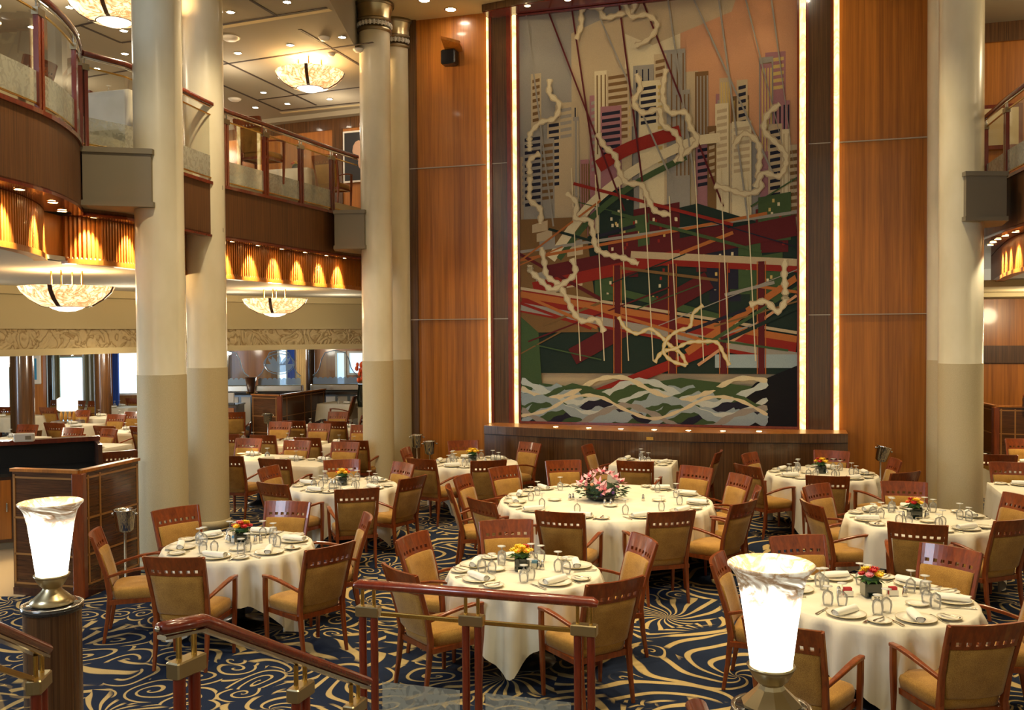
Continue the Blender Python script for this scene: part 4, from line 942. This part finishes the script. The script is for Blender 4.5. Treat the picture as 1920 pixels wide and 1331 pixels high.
P = px2d(60, 24.5); e = empty('framed_picture', (P.x, P.y, 1.90)); tag(e, 'white framed blue picture beside the far left wood column', 'picture'); MB().bevbox(-.22, .22, -.03, .03, -.40, .40, .02).build('frame', 'white_paint', e); MB().box(-.12, .12, -.036, -.03, -.28, .28).build('print', 'picture_blue', e)
# glass partition
A, B = px2d(70, 27.3), px2d(176, 27.8); e = empty('glass_partition', tuple(A)); e.location.z = 0; tag(e, 'clear glass partition with white uprights in the far left room', 'partition'); d_ = B-A; d_.z = 0
for f in (.16, .28, .80, .92, 1.0): P = d_*f; MB().box(P.x-.02, P.x+.02, P.y-.02, P.y+.02, 0, 2.42).build('upright', 'white_paint', e)
MB().bar((0, 0, 2.30), (d_.x, d_.y, 2.30), .04, .05).build('top_bar', 'white_paint', e); m = MB(); m.add([(0, 0, 0), (d_.x, d_.y, 0), (d_.x, d_.y, 2.3), (0, 0, 2.3)], [(0, 1, 2, 3)]); m.build('pane', 'screen_glass', e)
# buffet counter with etched glass screens
P = px2d(540, 24.6); e = empty('buffet_counter', (P.x, P.y, 0)); tag(e, 'long buffet counter with pale front panels under the etched glass', 'counter')
xl, xr = px2d(395, 24.6).x-P.x, px2d(682, 24.6).x-P.x
MB().box(xl, xr, 0, .8, .1, 1.18).build('body', 'steel_blue', e); MB().box(xl-.03, xr+.03, -.15, .85, 1.18, 1.24).build('worktop', 'stone_dark', e)
for k in range(12): x = xl+.15+k*(xr-xl-.2)/12; MB().box(x, x+.24, -.02, 0, .35, 1.12).build('front_panel', 'white_paint', e)
def screen(px0, px1, dep, zt, lab, motif):
    A, B = px2d(px0, dep), px2d(px1, dep); w_ = B.x-A.x; c = (A.x+B.x)/2; e = empty('etched_glass_screen', (c, dep, 1.24)); tag(e, lab, 'screen', 'etched glass screens'); hw = w_/2; H_ = zt-1.24
    MB().bevbox(-hw-.05, hw+.05, -.12, .12, .03, .20, .02).build('metal_ledge', 'silver', e); MB().box(-hw, hw, -.06, .06, 0, .03).build('plinth', 'black', e)
    f0 = .20; gy = 0; m = MB()
    sh = [(-hw, f0), (-hw, f0+.22*H_), (-hw*.82, f0+.30*H_), (-hw*.7, f0+.42*H_), (-hw*.62, f0+.62*H_), (-hw*.45, f0+.80*H_), (0, f0+.86*H_), (hw*.45, f0+.80*H_), (hw*.62, f0+.62*H_), (hw*.7, f0+.42*H_), (hw*.82, f0+.30*H_), (hw, f0+.22*H_), (hw, f0)]
    m.add([(x, -.004, z) for x, z in sh]+[(x, .004, z) for x, z in sh], [tuple(range(len(sh))), tuple(reversed(range(len(sh), 2*len(sh))))]); m.build('clear_glass', 'screen_glass', e)
    m = MB(); y = -.008
    m.add([(-hw, y, f0), (hw, y, f0), (hw, y, f0+.14*H_), (-hw, y, f0+.14*H_)], [(0, 1, 2, 3)])
    n = 9
    for k in range(n):
        cx = -hw+(k+.5)*2*hw/n; r = hw/n*.9; m.add([(cx+r*math.cos(PI*j/8), y-.001, f0+.14*H_+r*.7*math.sin(PI*j/8)) for j in range(9)], [tuple(range(9))])
    m.build('scalloped_band', 'etched', e)
    m = MB(); pts = [(x, y-.003, z) for x, z in sh[1:-1]]; m.sweep(pts, (.02, .035), up=(0, 1, 0)); m.build('outline_border', 'etched', e)
    if motif:
        cz = f0+.52*H_; a_, b_ = hw*.72, .25*H_; m = MB(); m.sweep([(a_*math.cos(2*PI*j/32), y-.002, cz+b_*math.sin(2*PI*j/32)) for j in range(33)], (.02, .045), up=(0, 1, 0)); m.build('oval_ring', 'etched', e)
        m = MB(); m.add([(a_*.92*math.cos(PI+PI*j/16), y-.003, cz+b_*.85*math.sin(PI+PI*j/16)) for j in range(17)], [tuple(range(17))])
        for k, (ang, l) in enumerate(((0, .30), (.6, .24), (-.6, .24), (1.05, .22), (-1.05, .22))):
            tx, tz = a_*1.5*math.sin(ang)*.55, l*H_*1.0*math.cos(ang*.5); bx = tx*.45
            m.add([(bx-.07, y-.004-k*.0004, cz-.03), (bx+.07, y-.004-k*.0004, cz-.03), (tx*.8+.05, y-.004-k*.0004, cz+tz*.5), (tx, y-.004-k*.0004, cz+tz*.85), (tx*.8-.05, y-.004-k*.0004, cz+tz*.5)], [(0, 1, 2, 3, 4)])
        m.build('lotus_motif', 'etched', e)
screen(380, 466, 24.4, 2.30, 'left etched glass screen, partly behind the front left columns', False); screen(483, 563, 24.4, 2.30, 'centre etched glass screen with lotus in an oval', True); screen(586, 670, 24.8, 2.28, 'right etched glass screen left of the middle columns', False)
P = px2d(469, 24.2); e = empty('tall_pot', (P.x, P.y, 1.24)); tag(e, 'dark tapered pot between the left and centre etched screens', 'pot'); MB().lathe([(.08, 0), (.15, .42), (.13, .42)], 16).build('body', 'dark_wood', e); MB().lathe([(.11, 0), (.12, .04)], 16).build('foot', 'brass', e)
P = px2d(677, 22.5); e = empty('tall_flower_vase', (P.x, P.y, 1.0)); tag(e, 'vase of tall red flowers beside the middle bead capital column', 'flowers'); MB().lathe([(.09, 0), (.12, .2), (.08, .5), (.10, .55)], 16).build('vase', 'dark_vase', e); m = MB(); rd = random.Random(3)
for k in range(26): a = rd.random()*6.28; r = rd.random()*.14; m.ellipsoid((r*math.cos(a), r*math.sin(a), .62+rd.random()*.45), (.04, .04, .06), 6, 4)
m.build('blossoms', 'petal_orange', e); MB().lathe([(.10, -1.0), (.10, -.03), (.14, 0)], 12).build('stand', 'cream_column_low', e)
# ---------------------------------------------------------------- partitions (wood screens with inlay lines)
def partition(A, Bc, Cc, h, lab, cols1, cols2, name='wood_partition'):
    A, Bc, Cc = [Vector((p.x, p.y, 0)) for p in (A, Bc, Cc)]; e = empty(name, tuple(Bc)); tag(e, lab, 'partition')
    for P, cols in ((A, cols1), (Cc, cols2)):
        d = P-Bc; L_ = d.length; ang = math.atan2(d.y, d.x); side = -1 if P is Cc else 1   # room side
        y0, y1 = (-.03, .03)
        p = MB().box(.05, L_, y0, y1, .08, h-.02).build('panel', 'zebrano_flat', e, (0, 0, 0), ang)
        m = MB().box(.05, L_, y0-.012, y1+.012, 0, .08); m.build('plinth', 'dark_wood', e, (0, 0, 0), ang)
        m = MB()
        for y in (y0-.003, y1+.003):
            for c in cols: m.box(L_*c-.012, L_*c+.012, y-.003, y+.003, .12, h-.05)
            for z in (.13, h*.33, h*.62, h-.08): m.box(.06, L_-.02, y-.003, y+.003, z-.010, z+.010)
        m.build('inlay_lines', 'stripe_inlay', e, (0, 0, 0), ang)
        MB().box(-.02, L_+.02, -.045, .045, h-.02, h+.012).build('cap', 'panel_wood', e, (0, 0, 0), ang)
    MB().bevbox(-.06, .06, -.05, .05, 0, h-.02, .01).build('corner_post', 'cherry', e)
    return e
partition(at_z(31, 1113, 0), at_z(152, 1122, 0), at_z(258, 1078, 0), 1.33, 'near wood partition with inlay lines, left of the front columns', (.06, .97), (.10, .30, .97))
partition(px2d(472, 22.2), px2d(523, 21.8), px2d(607, 24.2), 1.34, 'far wood partition with inlay lines, between the columns', (.1, .95), (.12, .5, .65, .95))
partition(px2d(1842, 17.9), px2d(1868, 17.2), px2d(1990, 16.8), 1.34, 'wood partition with inlay lines at the right photo edge', (.1, .9), (.08, .3, .9))
# waiter stations
def station(P, ang, L_, D_, h, lab, hood=True):
    e = empty('service_station', (P.x, P.y, 0), ang); tag(e, lab, 'cabinet', 'waiter service stations')
    MB().box(0, L_, 0, D_, .10, h-.04).build('body', 'dark_wood', e); MB().box(-.02, L_+.02, -.02, D_+.02, h-.04, h).build('worktop', 'stone_dark', e); MB().box(.03, L_-.03, .03, D_, 0, .10).build('plinth', 'grey_paint', e)
    n = max(2, int(L_/.5))
    for k in range(n):
        x0, x1 = .03+k*(L_-.06)/n, .03+(k+1)*(L_-.06)/n-.02; d = MB().bevbox(x0, x1, -.018, 0, .14, h-.08, .004).build('door', 'panel_wood', e); MB().bevbox(x1-.06, x1-.04, -.04, -.018, h*.5, h*.5+.12, .004).build('handle', 'silver', d)
    if hood:
        MB().box(0, L_, D_-.05, D_, h, h+.30).build('back_board', 'black_matte', e); MB().box(L_-.05, L_, .05, D_-.05, h, h+.30).build('end_board', 'dark_wood', e); MB().box(-.02, L_+.02, D_-.16, D_+.03, h+.30, h+.36).build('shelf', 'rail_wood', e)
    return e
st = station(px2d(-75, 11.7), .50, 1.62, .75, .98, 'black topped waiter station behind the left lamp')
st2 = station(px2d(372, 22.8), .0, .9, .7, 1.05, 'waiter station left of the far wood partition', False)
st3 = station(px2d(1836, 19.6), a2, 3.0, .6, 1.05, 'waiter station against the far right wood wall', False)
P = px2d(42, 12.35); e = empty('card_reader', (P.x, P.y, 1.345), .3); tag(e, 'small cream box with a screen on the waiter station shelf', 'device'); MB().bevbox(-.12, .12, -.05, .05, 0, .11, .01).build('case', 'white_paint', e); MB().box(.02, .09, -.055, -.05, .03, .08).build('screen', 'grey_paint', e)
P = px2d(430, 23.0); e = empty('tray_rest', (P.x-.2, P.y, 1.05)); tag(e, 'pale padded tray rest on the far waiter station', 'tray'); MB().bevbox(-.2, .3, 0, .04, .02, .28, .02).build('pad', 'white_paint', e); MB().box(-.2, .3, -.02, .06, 0, .02).build('edge', 'black', e)
tag(sheet([(-8, 9.9), (-5.15, 9.75), (-5.15, 11.2), (-8, 13)], .001, .006).build('floor_tiles', 'tile_beige'), kind='structure')
P = px2d(1920, 17.6); e = empty('pepper_mill', (P.x-.05, P.y, 1.40)); 
e.location = (at_d(1917, 765, 16.95).x, 16.9, 1.352); tag(e, 'dark wooden pepper mill on the right wood partition', 'mill'); MB().lathe([(.030, 0), (.022, .06), (.028, .12), (.020, .16)], 14).build('body', 'dark_wood', e); MB().ellipsoid((0, 0, .19), (.024, .024, .03), 12, 6).build('knob', 'cherry', e)
e = empty('pepper_mill', (at_z(159, 872, 1.34).x, at_z(159, 872, 1.34).y+.25, .98)); P = at_d(159, 905, 10.6); e.location = (P.x, P.y, 1.0); 
bpy.data.objects.remove(e)
# ice buckets on stands
def bucket(P, h, lab, tilt=0):
    e = empty('ice_bucket_stand', (P.x, P.y, 0)); tag(e, lab, 'ice bucket', 'chrome ice buckets on stands')
    MB().lathe([(.14, 0), (.14, .012), (.04, .03), (.014, .05), (.014, h-.24)], 20).build('stand', 'chrome', e); r = (0, tilt, 0)
    b = MB().lathe([(.055, 0), (.085, .02), (.108, .22), (.118, .235), (.112, .24), (.100, .22), (.078, .03), (.001, .02)], 28, caps=False).build('bucket', 'chrome', e, (0, 0, h-.25), r)
    for s in (-1, 1): m = MB(); m.ellipsoid((s*.125, 0, .19), (.018, .018, .018), 8, 5); m.tube([(s*.10, 0, .19), (s*.125, 0, .19)], .007, 6); m.build('knob', 'chrome', b)
bucket(px2d(228, 9.75), .93, 'chrome ice bucket on a stand before the near wood partition'); bucket(px2d(500, 21.2), .98, 'chrome ice bucket on a stand before the far wood partition')
bucket(px2d(780, 16.6), .96, 'left chrome ice bucket beside the middle columns'); bucket(px2d(804, 16.3), .88, 'right chrome ice bucket beside the middle columns'); bucket(px2d(1651, 14.3), .98, 'tilted chrome ice bucket before the right wood panel', .28)
P = px2d(124, 21.8); e = empty('display_box', (P.x, P.y, .0)); tag(e, 'bright white lit box above gold bottles on the far left', 'display'); MB().bevbox(-.30, .30, -.25, .25, 0, .78, .02).build('pedestal', 'dark_wood', e)
MB().bevbox(-.22, .22, -.1, .1, 1.0, 1.32, .04).build('lit_panel', 'bowl_bottom', e)
for k in range(4): MB().lathe([(.03, .78), (.035, .80), (.035, .92), (.015, .98), (.015, 1.0)], 12, (-.15+k*.1, 0, 0)).build('bottle', 'amber_oil', e)
# ---------------------------------------------------------------- pendant bowls
def pendant(px, py, dep, r, ztop, zc, lab, P0):
    P = px2d(px, dep); e = empty('bowl_pendant', (P.x, P.y, ztop)); tag(e, lab, 'pendant light', 'alabaster bowl pendants')
    prof = [(.22*r/.58, -.27), (.30*r/.58, -.255), (.44*r/.58, -.17), (.54*r/.58, -.07), (r, 0), (r*.97, .005), (.50*r/.58, -.07), (.40*r/.58, -.165)]
    MB().lathe(prof, 40, caps=False).build('bowl', 'bowl_shade', e)
    MB().lathe([(.0001, -.335), (.10, -.325), (.18, -.295), (.225*r/.58, -.262)], 32, caps=False).build('lower_lens', 'bowl_bottom', e)
    MB().lathe([(.22*r/.58, -.272), (.235*r/.58, -.268), (.235*r/.58, -.255), (.22*r/.58, -.255)], 32, caps=False).build('ring', 'bronze', e)
    for k in range(4):
        a = PI/4*0-PI/2+.1+k*PI/2; c, s = math.cos(a), math.sin(a); f = r/.58; m = MB()
        m.sweep([(c*.235*f, s*.235*f, -.268), (c*.31*f, s*.31*f, -.258), (c*.45*f, s*.45*f, -.172), (c*.55*f, s*.55*f, -.070), (c*r, s*r, .005)], (.055, .012), up=(-c, -s, 1)); m.build('strap', 'dark_wood', e)
        m = MB(); m.tube([(c*.2, s*.2, -.15), (c*.2, s*.2, zc-ztop)], .012, 8); m.build('rod', 'brass', e)
    light('bowl_lamp', 'POINT', (0, 0, .06), P0*1.9, (1, .62, .26), .12, parent=e)
    return e
pendant(127, 0, 12.6, .60, 3.40, ZL, 'alabaster bowl pendant under the near left balcony', 70); pendant(516, 0, 17.8, .60, 3.42, ZL, 'alabaster bowl pendant under the left balcony between the column pairs', 70)
pendant(587, 0, 16.6, .60, 7.36, ZB, 'alabaster bowl pendant on the upper balcony ceiling', 90); pendant(224, 0, 12.8, .60, 7.28, ZB, 'upper alabaster bowl pendant cut by the photo top', 80); pendant(233, 0, 21.0, .60, 7.28, ZB, 'farthest upper alabaster bowl pendant behind the front left column', 80)
# ---------------------------------------------------------------- ceiling fittings
def seam(px0, py0, px1, py1, mat='ceiling_seam', w_=.05, z=ZB):
    A, B = at_z(px0, py0, z), at_z(px1, py1, z); d = B-A; L_ = d.length
    tag(MB().box(0, L_, -w_/2, w_/2, -.006, .0).build(tn(), mat, None, tuple(A), math.atan2(d.y, d.x)), kind='structure')
for s_ in ((380, 126, 700, 79), (380, 96, 593, 197), (485, 187, 700, 160), (562, 55, 700, 137), (470, 0, 518, 29), (360, 55, 613, 14), (400, 152, 527, 207), (527, 207, 700, 189), (150, -20, 300, 60), (130, 52, 300, 12), (150, 47, 227, 80), (227, 80, 300, 70), (160, 145, 300, 122)): seam(*s_)
seam(360, 60, 620, 18, 'ceiling_cream', .10); seam(527, 212, 700, 194, 'ceiling_cream', .10)
DL = [(432, 22), (538, 3), (446, 99), (544, 84), (642, 69), (494, 173), (539, 194), (618, 185), (479, 201), (131, 13), (232, 57), (234, 100), (181, 128), (165, 170), (73, 30), (60, 50)]
ORD = names7+['eleventh', 'twelfth', 'thirteenth', 'fourteenth', 'fifteenth', 'sixteenth']
for i, (px, py) in enumerate(sorted(DL)):
    P = at_z(px, py, ZB-.002); disc('ceiling_downlight', tuple(P), .055, 'spot_white', 'small recessed downlight in the upper balcony ceiling, %s counted from the left' % ORD[i], 'light', 'small downlights in the balcony ceiling')
for i, (px, py) in enumerate(((432, 70), (608, 70), (672, 92), (621, 100), (440, 185), (176, 32))):
    P = at_z(px, py, ZB-.002); e = empty('smoke_detector', tuple(P)); tag(e, ('white square sensor on the upper balcony ceiling', 'round white detector above the upper pendant', 'white detector by the bead capital', 'small detector right of the upper pendant', 'flat round speaker left of the upper pendant', 'flat round speaker above the near left balcony')[i], 'detector', None); s_ = (1.6, 1, 1, .7, 1.4, 1.4)[i]
    MB().lathe([(.09*s_, 0), (.09*s_, -.02), (.06*s_, -.05), (.02, -.055)], 20).build('housing', 'white_paint', e); MB().lathe([(.1*s_, -.001), (.1*s_, -.006)], 20).build('base', 'soffit_pale', e)
for i, (X, Y) in enumerate(((-1.45, 16.0), (-.1, 15.45), (1.3, 15.0), (2.9, 14.4), (4.4, 13.9))):
    e = disc('atrium_downlight', (X, Y, ZC-.001), .09, 'spot_white', ('large round downlight in the cream ceiling, %s from the left' % names7[i]), 'light', 'round downlights in the cream ceiling', 'brass')
for P in (at_z(845, 17, ZC-.002),):
    disc('atrium_downlight', tuple(P), .09, 'spot_white', 'round ceiling downlight above the left wood panel', 'light', 'round downlights in the cream ceiling', 'brass')
# hanging theatre spot under the near balcony
P = at_d(176, 440, 11.6); e = empty('stage_spotlight', tuple(P)); tag(e, 'small black stage spotlight with barn doors before the slatted band', 'spotlight')
MB().lathe([(.08, -.16), (.10, 0), (.10, .02)], 20).build('housing', 'black', e, None, (PI/2, 0, .5)); MB().lathe([(.0001, .022), (.075, .022)], 20).build('lens', 'spot_white', e, None, (PI/2, 0, .5))
for z, mt in ((.13, 'black'), (-.16, 'white_paint')): MB().box(-.11, .11, -.16, .0, z, z+.012).build('barn_door', mt, e, None, (0, 0, .5))
m = MB(); m.tube([(-.30, .25, .0), (-.20, 0, -.22), (-.05, -.02, -.10)], .014, 8); m.build('arm', 'white_paint', e)
# ---------------------------------------------------------------- upper dining chairs and tables
PV = Vector((0, 0, ZU))
for px, py, f, lab in ((460, 220, Nf-.1, 'armchair on the left balcony seen behind its glass rail, nearest the front columns'), (606, 291, Nf, 'armchair on the balcony left of the bead capital column'), (80, 112, PI-.3, 'armchair at the near left balcony table behind curved glass'), (178, 178, Wf+.5, 'armchair behind the glass above the grey bracket')):
    place_chair(px, py, f, lab)
U1 = qtable('U1', 0, 0, .5, .45, 'upper balcony table behind the front left column', .5, 40, c=Vector((-5.2, 12.5, 0))); U2 = qtable('U2', 0, 0, .5, .45, 'upper balcony table with yellow and red flowers', .34, 41, c=Vector((-4.15, 18.1, 0)))
small_vase(U2, (0, 0), ['petal_yellow', 'petal_red', 'petal_orange'], 'yellow and red flowers on the upper balcony table', 12)
put('glass0', None, U1, (U1.c.x-.1, U1.c.y-.1), 0, 'upturned glass on the upper balcony table behind the left column', 'glass', 'upturned stemmed glasses')
PV = Vector((0, 0, 0))
# ---------------------------------------------------------------- stair railings and lamp pillars in front
def post_pair(e, x, y, ztop, zbot, ang, clamp=True):
    m = MB()
    for s in (-1, 1): m.tube([(s*.042, 0, zbot), (s*.042, 0, ztop-.20)], .026, 12)
    p = m.build('post', 'rail_wood', e, (x, y, 0), ang); MB().bevbox(-.082, .082, -.036, .036, ztop-.20, ztop-.13, .006).build('clamp', 'brushed_bronze' if clamp else 'bronze', p); m = MB()
    for s in (-1, 1): m.tube([(s*.042, 0, ztop-.13), (s*.042, 0, ztop-.02)], .012, 10)
    m.build('pin', 'brass', p)
A = Vector((-1.03, 6.20, 0)); B = Vector((.49, 5.74, 0)); d = B-A; ang = math.atan2(d.y, d.x); e = empty('glass_railing', (0, 0, 0)); tag(e, 'near wooden railing with glass panes and paired posts in front of the centre tables', 'railing')
prof_r = [(.5*math.cos(2*PI*k/14), .5*math.sin(2*PI*k/14)) for k in range(14)]
a_, b_ = A-d*.02, B+d*.0
m = MB(); m.smooth = True; m.sweep([(a_.x-.0, a_.y, 1.05), tuple(a_+d*.02+Vector((0, 0, 1.06))), tuple(b_+Vector((0, 0, 1.06))), tuple(b_+d*.02+Vector((0, 0, 1.05)))], [(.05, .04), (.085, .065), (.085, .065), (.05, .04)], prof=prof_r); m.build('handrail', 'rail_wood', e)
for f in (.04, .50, .965): P = A+d*f; post_pair(e, P.x, P.y, 1.05, 0, ang)
for f0_, f1_ in ((.10, .445), (.555, .91)):
    P, Q = A+d*f0_, A+d*f1_
    m = MB(); m.add([(P.x, P.y, .42), (Q.x, Q.y, .42), (Q.x, Q.y, .86), (P.x, P.y, .86)], [(0, 1, 2, 3)]); m.build('glass_pane', 'rail_glass', e)
    m = MB(); m.add([(P.x, P.y, .10), (Q.x, Q.y, .10), (Q.x, Q.y, .42), (P.x, P.y, .42)], [(0, 1, 2, 3)]); m.build('frosted_band', 'frosted', e)
    m = MB(); m.bar((P.x, P.y, .875), (Q.x, Q.y, .875), .022, .028); m.build('brass_bar', 'brass', e)
    m = MB(); m.bar((P.x, P.y, .09), (Q.x, Q.y, .09), .022, .028); m.build('lower_bar', 'brass', e)
# stair handrail on the left of the railing
def zline(px, py, dep): return at_d(px, py, dep)
S0, S1, S2 = zline(303, 1178, 3.72), zline(378, 1163, 3.92), zline(688, 1277, 5.35); e = empty('stair_handrail', (0, 0, 0)); tag(e, 'sloping wooden stair handrail descending left of the glass railing', 'railing')
m = MB(); m.smooth = True; m.sweep([tuple(S0+(S0-S1)*.05), tuple(S0), tuple(S0*.2+S1*.8), tuple(S1), tuple(S1*.85+S2*.15), tuple(S2)], [(.03, .02), (.078, .052), (.078, .055), (.078, .058), (.078, .058), (.075, .052)], prof=prof_r); m.build('handrail', 'rail_wood', e)
dn = Vector((0, 0, -.038)); m = MB(); m.sweep([tuple(S0+dn), tuple(S1+dn), tuple(S2+dn)], (.05, .018)); m.build('under_rail', 'silver', e)
m = MB(); m.ellipsoid(tuple(S0+(S0-S1)*.10), (.012, .012, .012), 8, 5); m.build('end_cap', 'chrome', e)
dd = S2-S1; an2 = math.atan2(dd.y, dd.x)
P = S0*.40+S1*.60; dq = S1-S0; post_pair(e, P.x, P.y, P.z-.01, .0, math.atan2(dq.y, dq.x))
for f in (.52, .90): P = S1+dd*f; post_pair(e, P.x, P.y, P.z-.01, 0, an2)
# left stair handrail beside the left pillar
T0, T1 = zline(-60, 1155, 3.7), zline(84, 1217, 4.55); e = empty('stair_handrail', (0, 0, 0)); tag(e, 'wooden stair handrail ending at the left lamp pillar', 'railing')
m = MB(); m.smooth = True; m.sweep([tuple(T0), tuple(T1)], (.078, .055), prof=prof_r); m.build('handrail', 'rail_wood', e); m = MB(); m.sweep([tuple(T0+dn), tuple(T1+dn)], (.05, .018)); m.build('under_rail', 'silver', e)
dd = T1-T0; an3 = math.atan2(dd.y, dd.x); P = T0+dd*.90; post_pair(e, P.x, P.y, P.z-.01, 0, an3); lo = Vector((0, 0, -.17)); Pq = T0+dd*.8
m = MB(); m.bar(tuple(T0+lo), tuple(Pq+lo), .02, .025); m.build('brass_bar', 'brass', e); m = MB(); m.add([tuple(T0+lo), tuple(Pq+lo), tuple(Pq+lo*4.5), tuple(T0+lo*4.5)], [(0, 1, 2, 3)]); m.build('glass_pane', 'rail_glass', e)
# rail end at the bottom right
P = zline(1305, 1322, 3.3); e = empty('stair_handrail', (0, 0, 0)); tag(e, 'rounded wooden handrail end at the bottom edge left of the right lamp', 'railing'); m = MB(); m.smooth = True
m.sweep([(P.x, P.y+.02, P.z-.012), (P.x, P.y, P.z), (P.x-.02, P.y-.5, P.z), (P.x-.04, P.y-1.0, P.z)], [(.06, .03), (.078, .05), (.078, .055), (.078, .055)], prof=prof_r); m.build('handrail', 'rail_wood', e)
post_pair(e, P.x+.02, P.y-.22, P.z-.01, 0, PI/2)
def pillar_lamp(P, ztop, s, lab1, lab2, lamp_w, faceted):
    e = empty('lamp_pillar', (P.x, P.y, 0)); tag(e, lab1, 'pillar', 'round wood lamp pillars'); MB().lathe([(.148, 0), (.148, ztop-.035)], 40, caps=False).build('wood_body', 'zebrano', e)
    MB().lathe([(.148, ztop-.04), (.160, ztop-.035), (.160, ztop-.012), (.154, ztop-.006), (.0001, ztop-.006)], 40, caps=False).build('black_top', 'stone_dark', e)
    m = MB().lathe([(.158, ztop-.008), (.162, ztop-.004), (.150, ztop-.002), (.146, ztop-.006)], 40, caps=False); m.build('pale_rim', 'silver', e)
    l = empty('urn_lamp', (P.x, P.y, ztop), .2); tag(l, lab2, 'lamp', 'glowing alabaster urn lamps'); n = 10 if faceted else 32
    MB().lathe([(.112*s, 0), (.116*s, .012*s), (.092*s, .035*s), (.055*s, .070*s), (.046*s, .085*s)], n, smooth=not faceted).build('base', 'brushed_bronze', l)
    MB().lathe([(.046*s, .085*s), (.066*s, .105*s), (.088*s, .145*s), (.094*s, .158*s), (.085*s, .160*s)], 32).build('cup', 'brushed_bronze', l)
    k = s
    MB().lathe([(.080*k, .158*k), (.098*k, .30*k), (.118*k, .44*k), (.134*k, .505*k), (.150*k, .532*k), (.166*k, .548*k), (.168*k, .556*k), (.160*k, .561*k), (.140*k, .548*k), (.120*k, .51*k), (.105*k, .44*k), (.086*k, .30*k), (.068*k, .165*k), (.0001, .165*k)], 48, caps=False).build('shade', 'lamp_shade', l)
    MB().lathe([(.045, .20), (.05, .25), (.05, .37), (.03, .40)], 16).build('bulb', 'lamp_white', l)
    light('urn_lamp_light', 'POINT', (0, 0, .70), 7, (1, .80, .5), .08, parent=l)
P1 = at_z(98, 1130, 1.26); pillar_lamp(P1, 1.26, 1.0, 'round dark wood pillar under the left glowing lamp', 'glowing white alabaster urn lamp on the left wood pillar', .125, False)
P2 = at_z(1446, 1322, 1.19); pillar_lamp(P2, 1.19, 1.05, 'round dark pillar at the bottom edge under the right lamp', 'glowing white alabaster urn lamp at bottom right with faceted brass foot', .16, True)
# ---------------------------------------------------------------- room lights
for i, (X, Y) in enumerate(((-.6, 13.6), (2.0, 13.4), (4.6, 12.4), (-1.2, 10.8), (1.2, 10.6), (3.6, 10.2), (-1.4, 8.0), (1.0, 7.6), (3.4, 7.4), (5.6, 9.6), (-.2, 5.0), (2.4, 4.8))):
    light('atrium_spot', 'SPOT', (X, Y, ZC-.15), 500, (1, .80, .48), .10, 1.4, blend=.9)
for X, Y in ((-5.4, 14.6), (-4.3, 18.4), (-6.9, 17.4), (-7.6, 20.5), (-5.0, 22.3), (-2.2, 20.6), (-3.4, 12.0), (-3.2, 8.4)):
    light('lower_spot', 'SPOT', (X, Y, ZL-.06) if X < -3.5 and Y > 13 else (X, Y, ZB-.1), 150 if Y > 13 else 380, (1, .80, .52), .08, 2.2, blend=.9)
for X, Y in ((-8.5, 19.5), (-10, 16), (-9.5, 23), (-6.2, 26), (-11.5, 21)): light('lower_fill', 'POINT', (X, Y, 2.2), 75, (1, .86, .66), .15)  # added fill points without fittings, brightening the far left lower rooms
for X, Y in ((-9, 14.5), (-6.8, 16.5), (-5.6, 19.0), (-3.8, 20.6), (-9.5, 12.0)): light('bulkhead_fill', 'POINT', (X, Y, 3.2), 24, (1, .84, .58), .2)  # wash added to brighten the bulkhead and frieze; no cove fittings exist
for X, Y in ((8.6, 15.6), (9.6, 18.6), (8.0, 18.6), (7.9, 13.2)): light('lower_spot', 'SPOT', (X, Y, ZL-.06), 260, (1, .78, .48), .08, 2.2, blend=.9)
for X, Y in ((-6.6, 13.2), (-5.0, 17.0), (-8.6, 17.8), (-7.0, 21.5), (-3.6, 19.2)): light('balcony_lamp', 'POINT', (X, Y, 7.0), 34, (1, .84, .62), .15)
for X, Y in ((10.2, 17.6), (12.2, 17.0)): light('lower_fill', 'POINT', (X, Y, 3.1), 110, (1, .80, .50), .2)  # unseen points added to lift the dark right rear lower wall
for X, Y in ((8.6, 12.6), (9.4, 10)): light('balcony_lamp', 'POINT', (X, Y, 7.1), 70, (1, .78, .48), .15)
# daylight from the ship windows on the left rear and from behind the stairs
light('column_spot', 'SPOT', (6.62, 12.62, 3.95), 40, (1, .86, .6), .04, 1.2, target=(6.36, 12.75, 2.4))
l = light('window_daylight', 'AREA', (-14, 9.5, 2.0), 380, (.62, .80, 1.0), 3.0, target=(-4, 12, 2)); l2 = light('window_daylight', 'AREA', (-6.5, 1.0, 6.2), 330, (.66, .80, 1.0), 2.5, target=(-2, 14, 4))
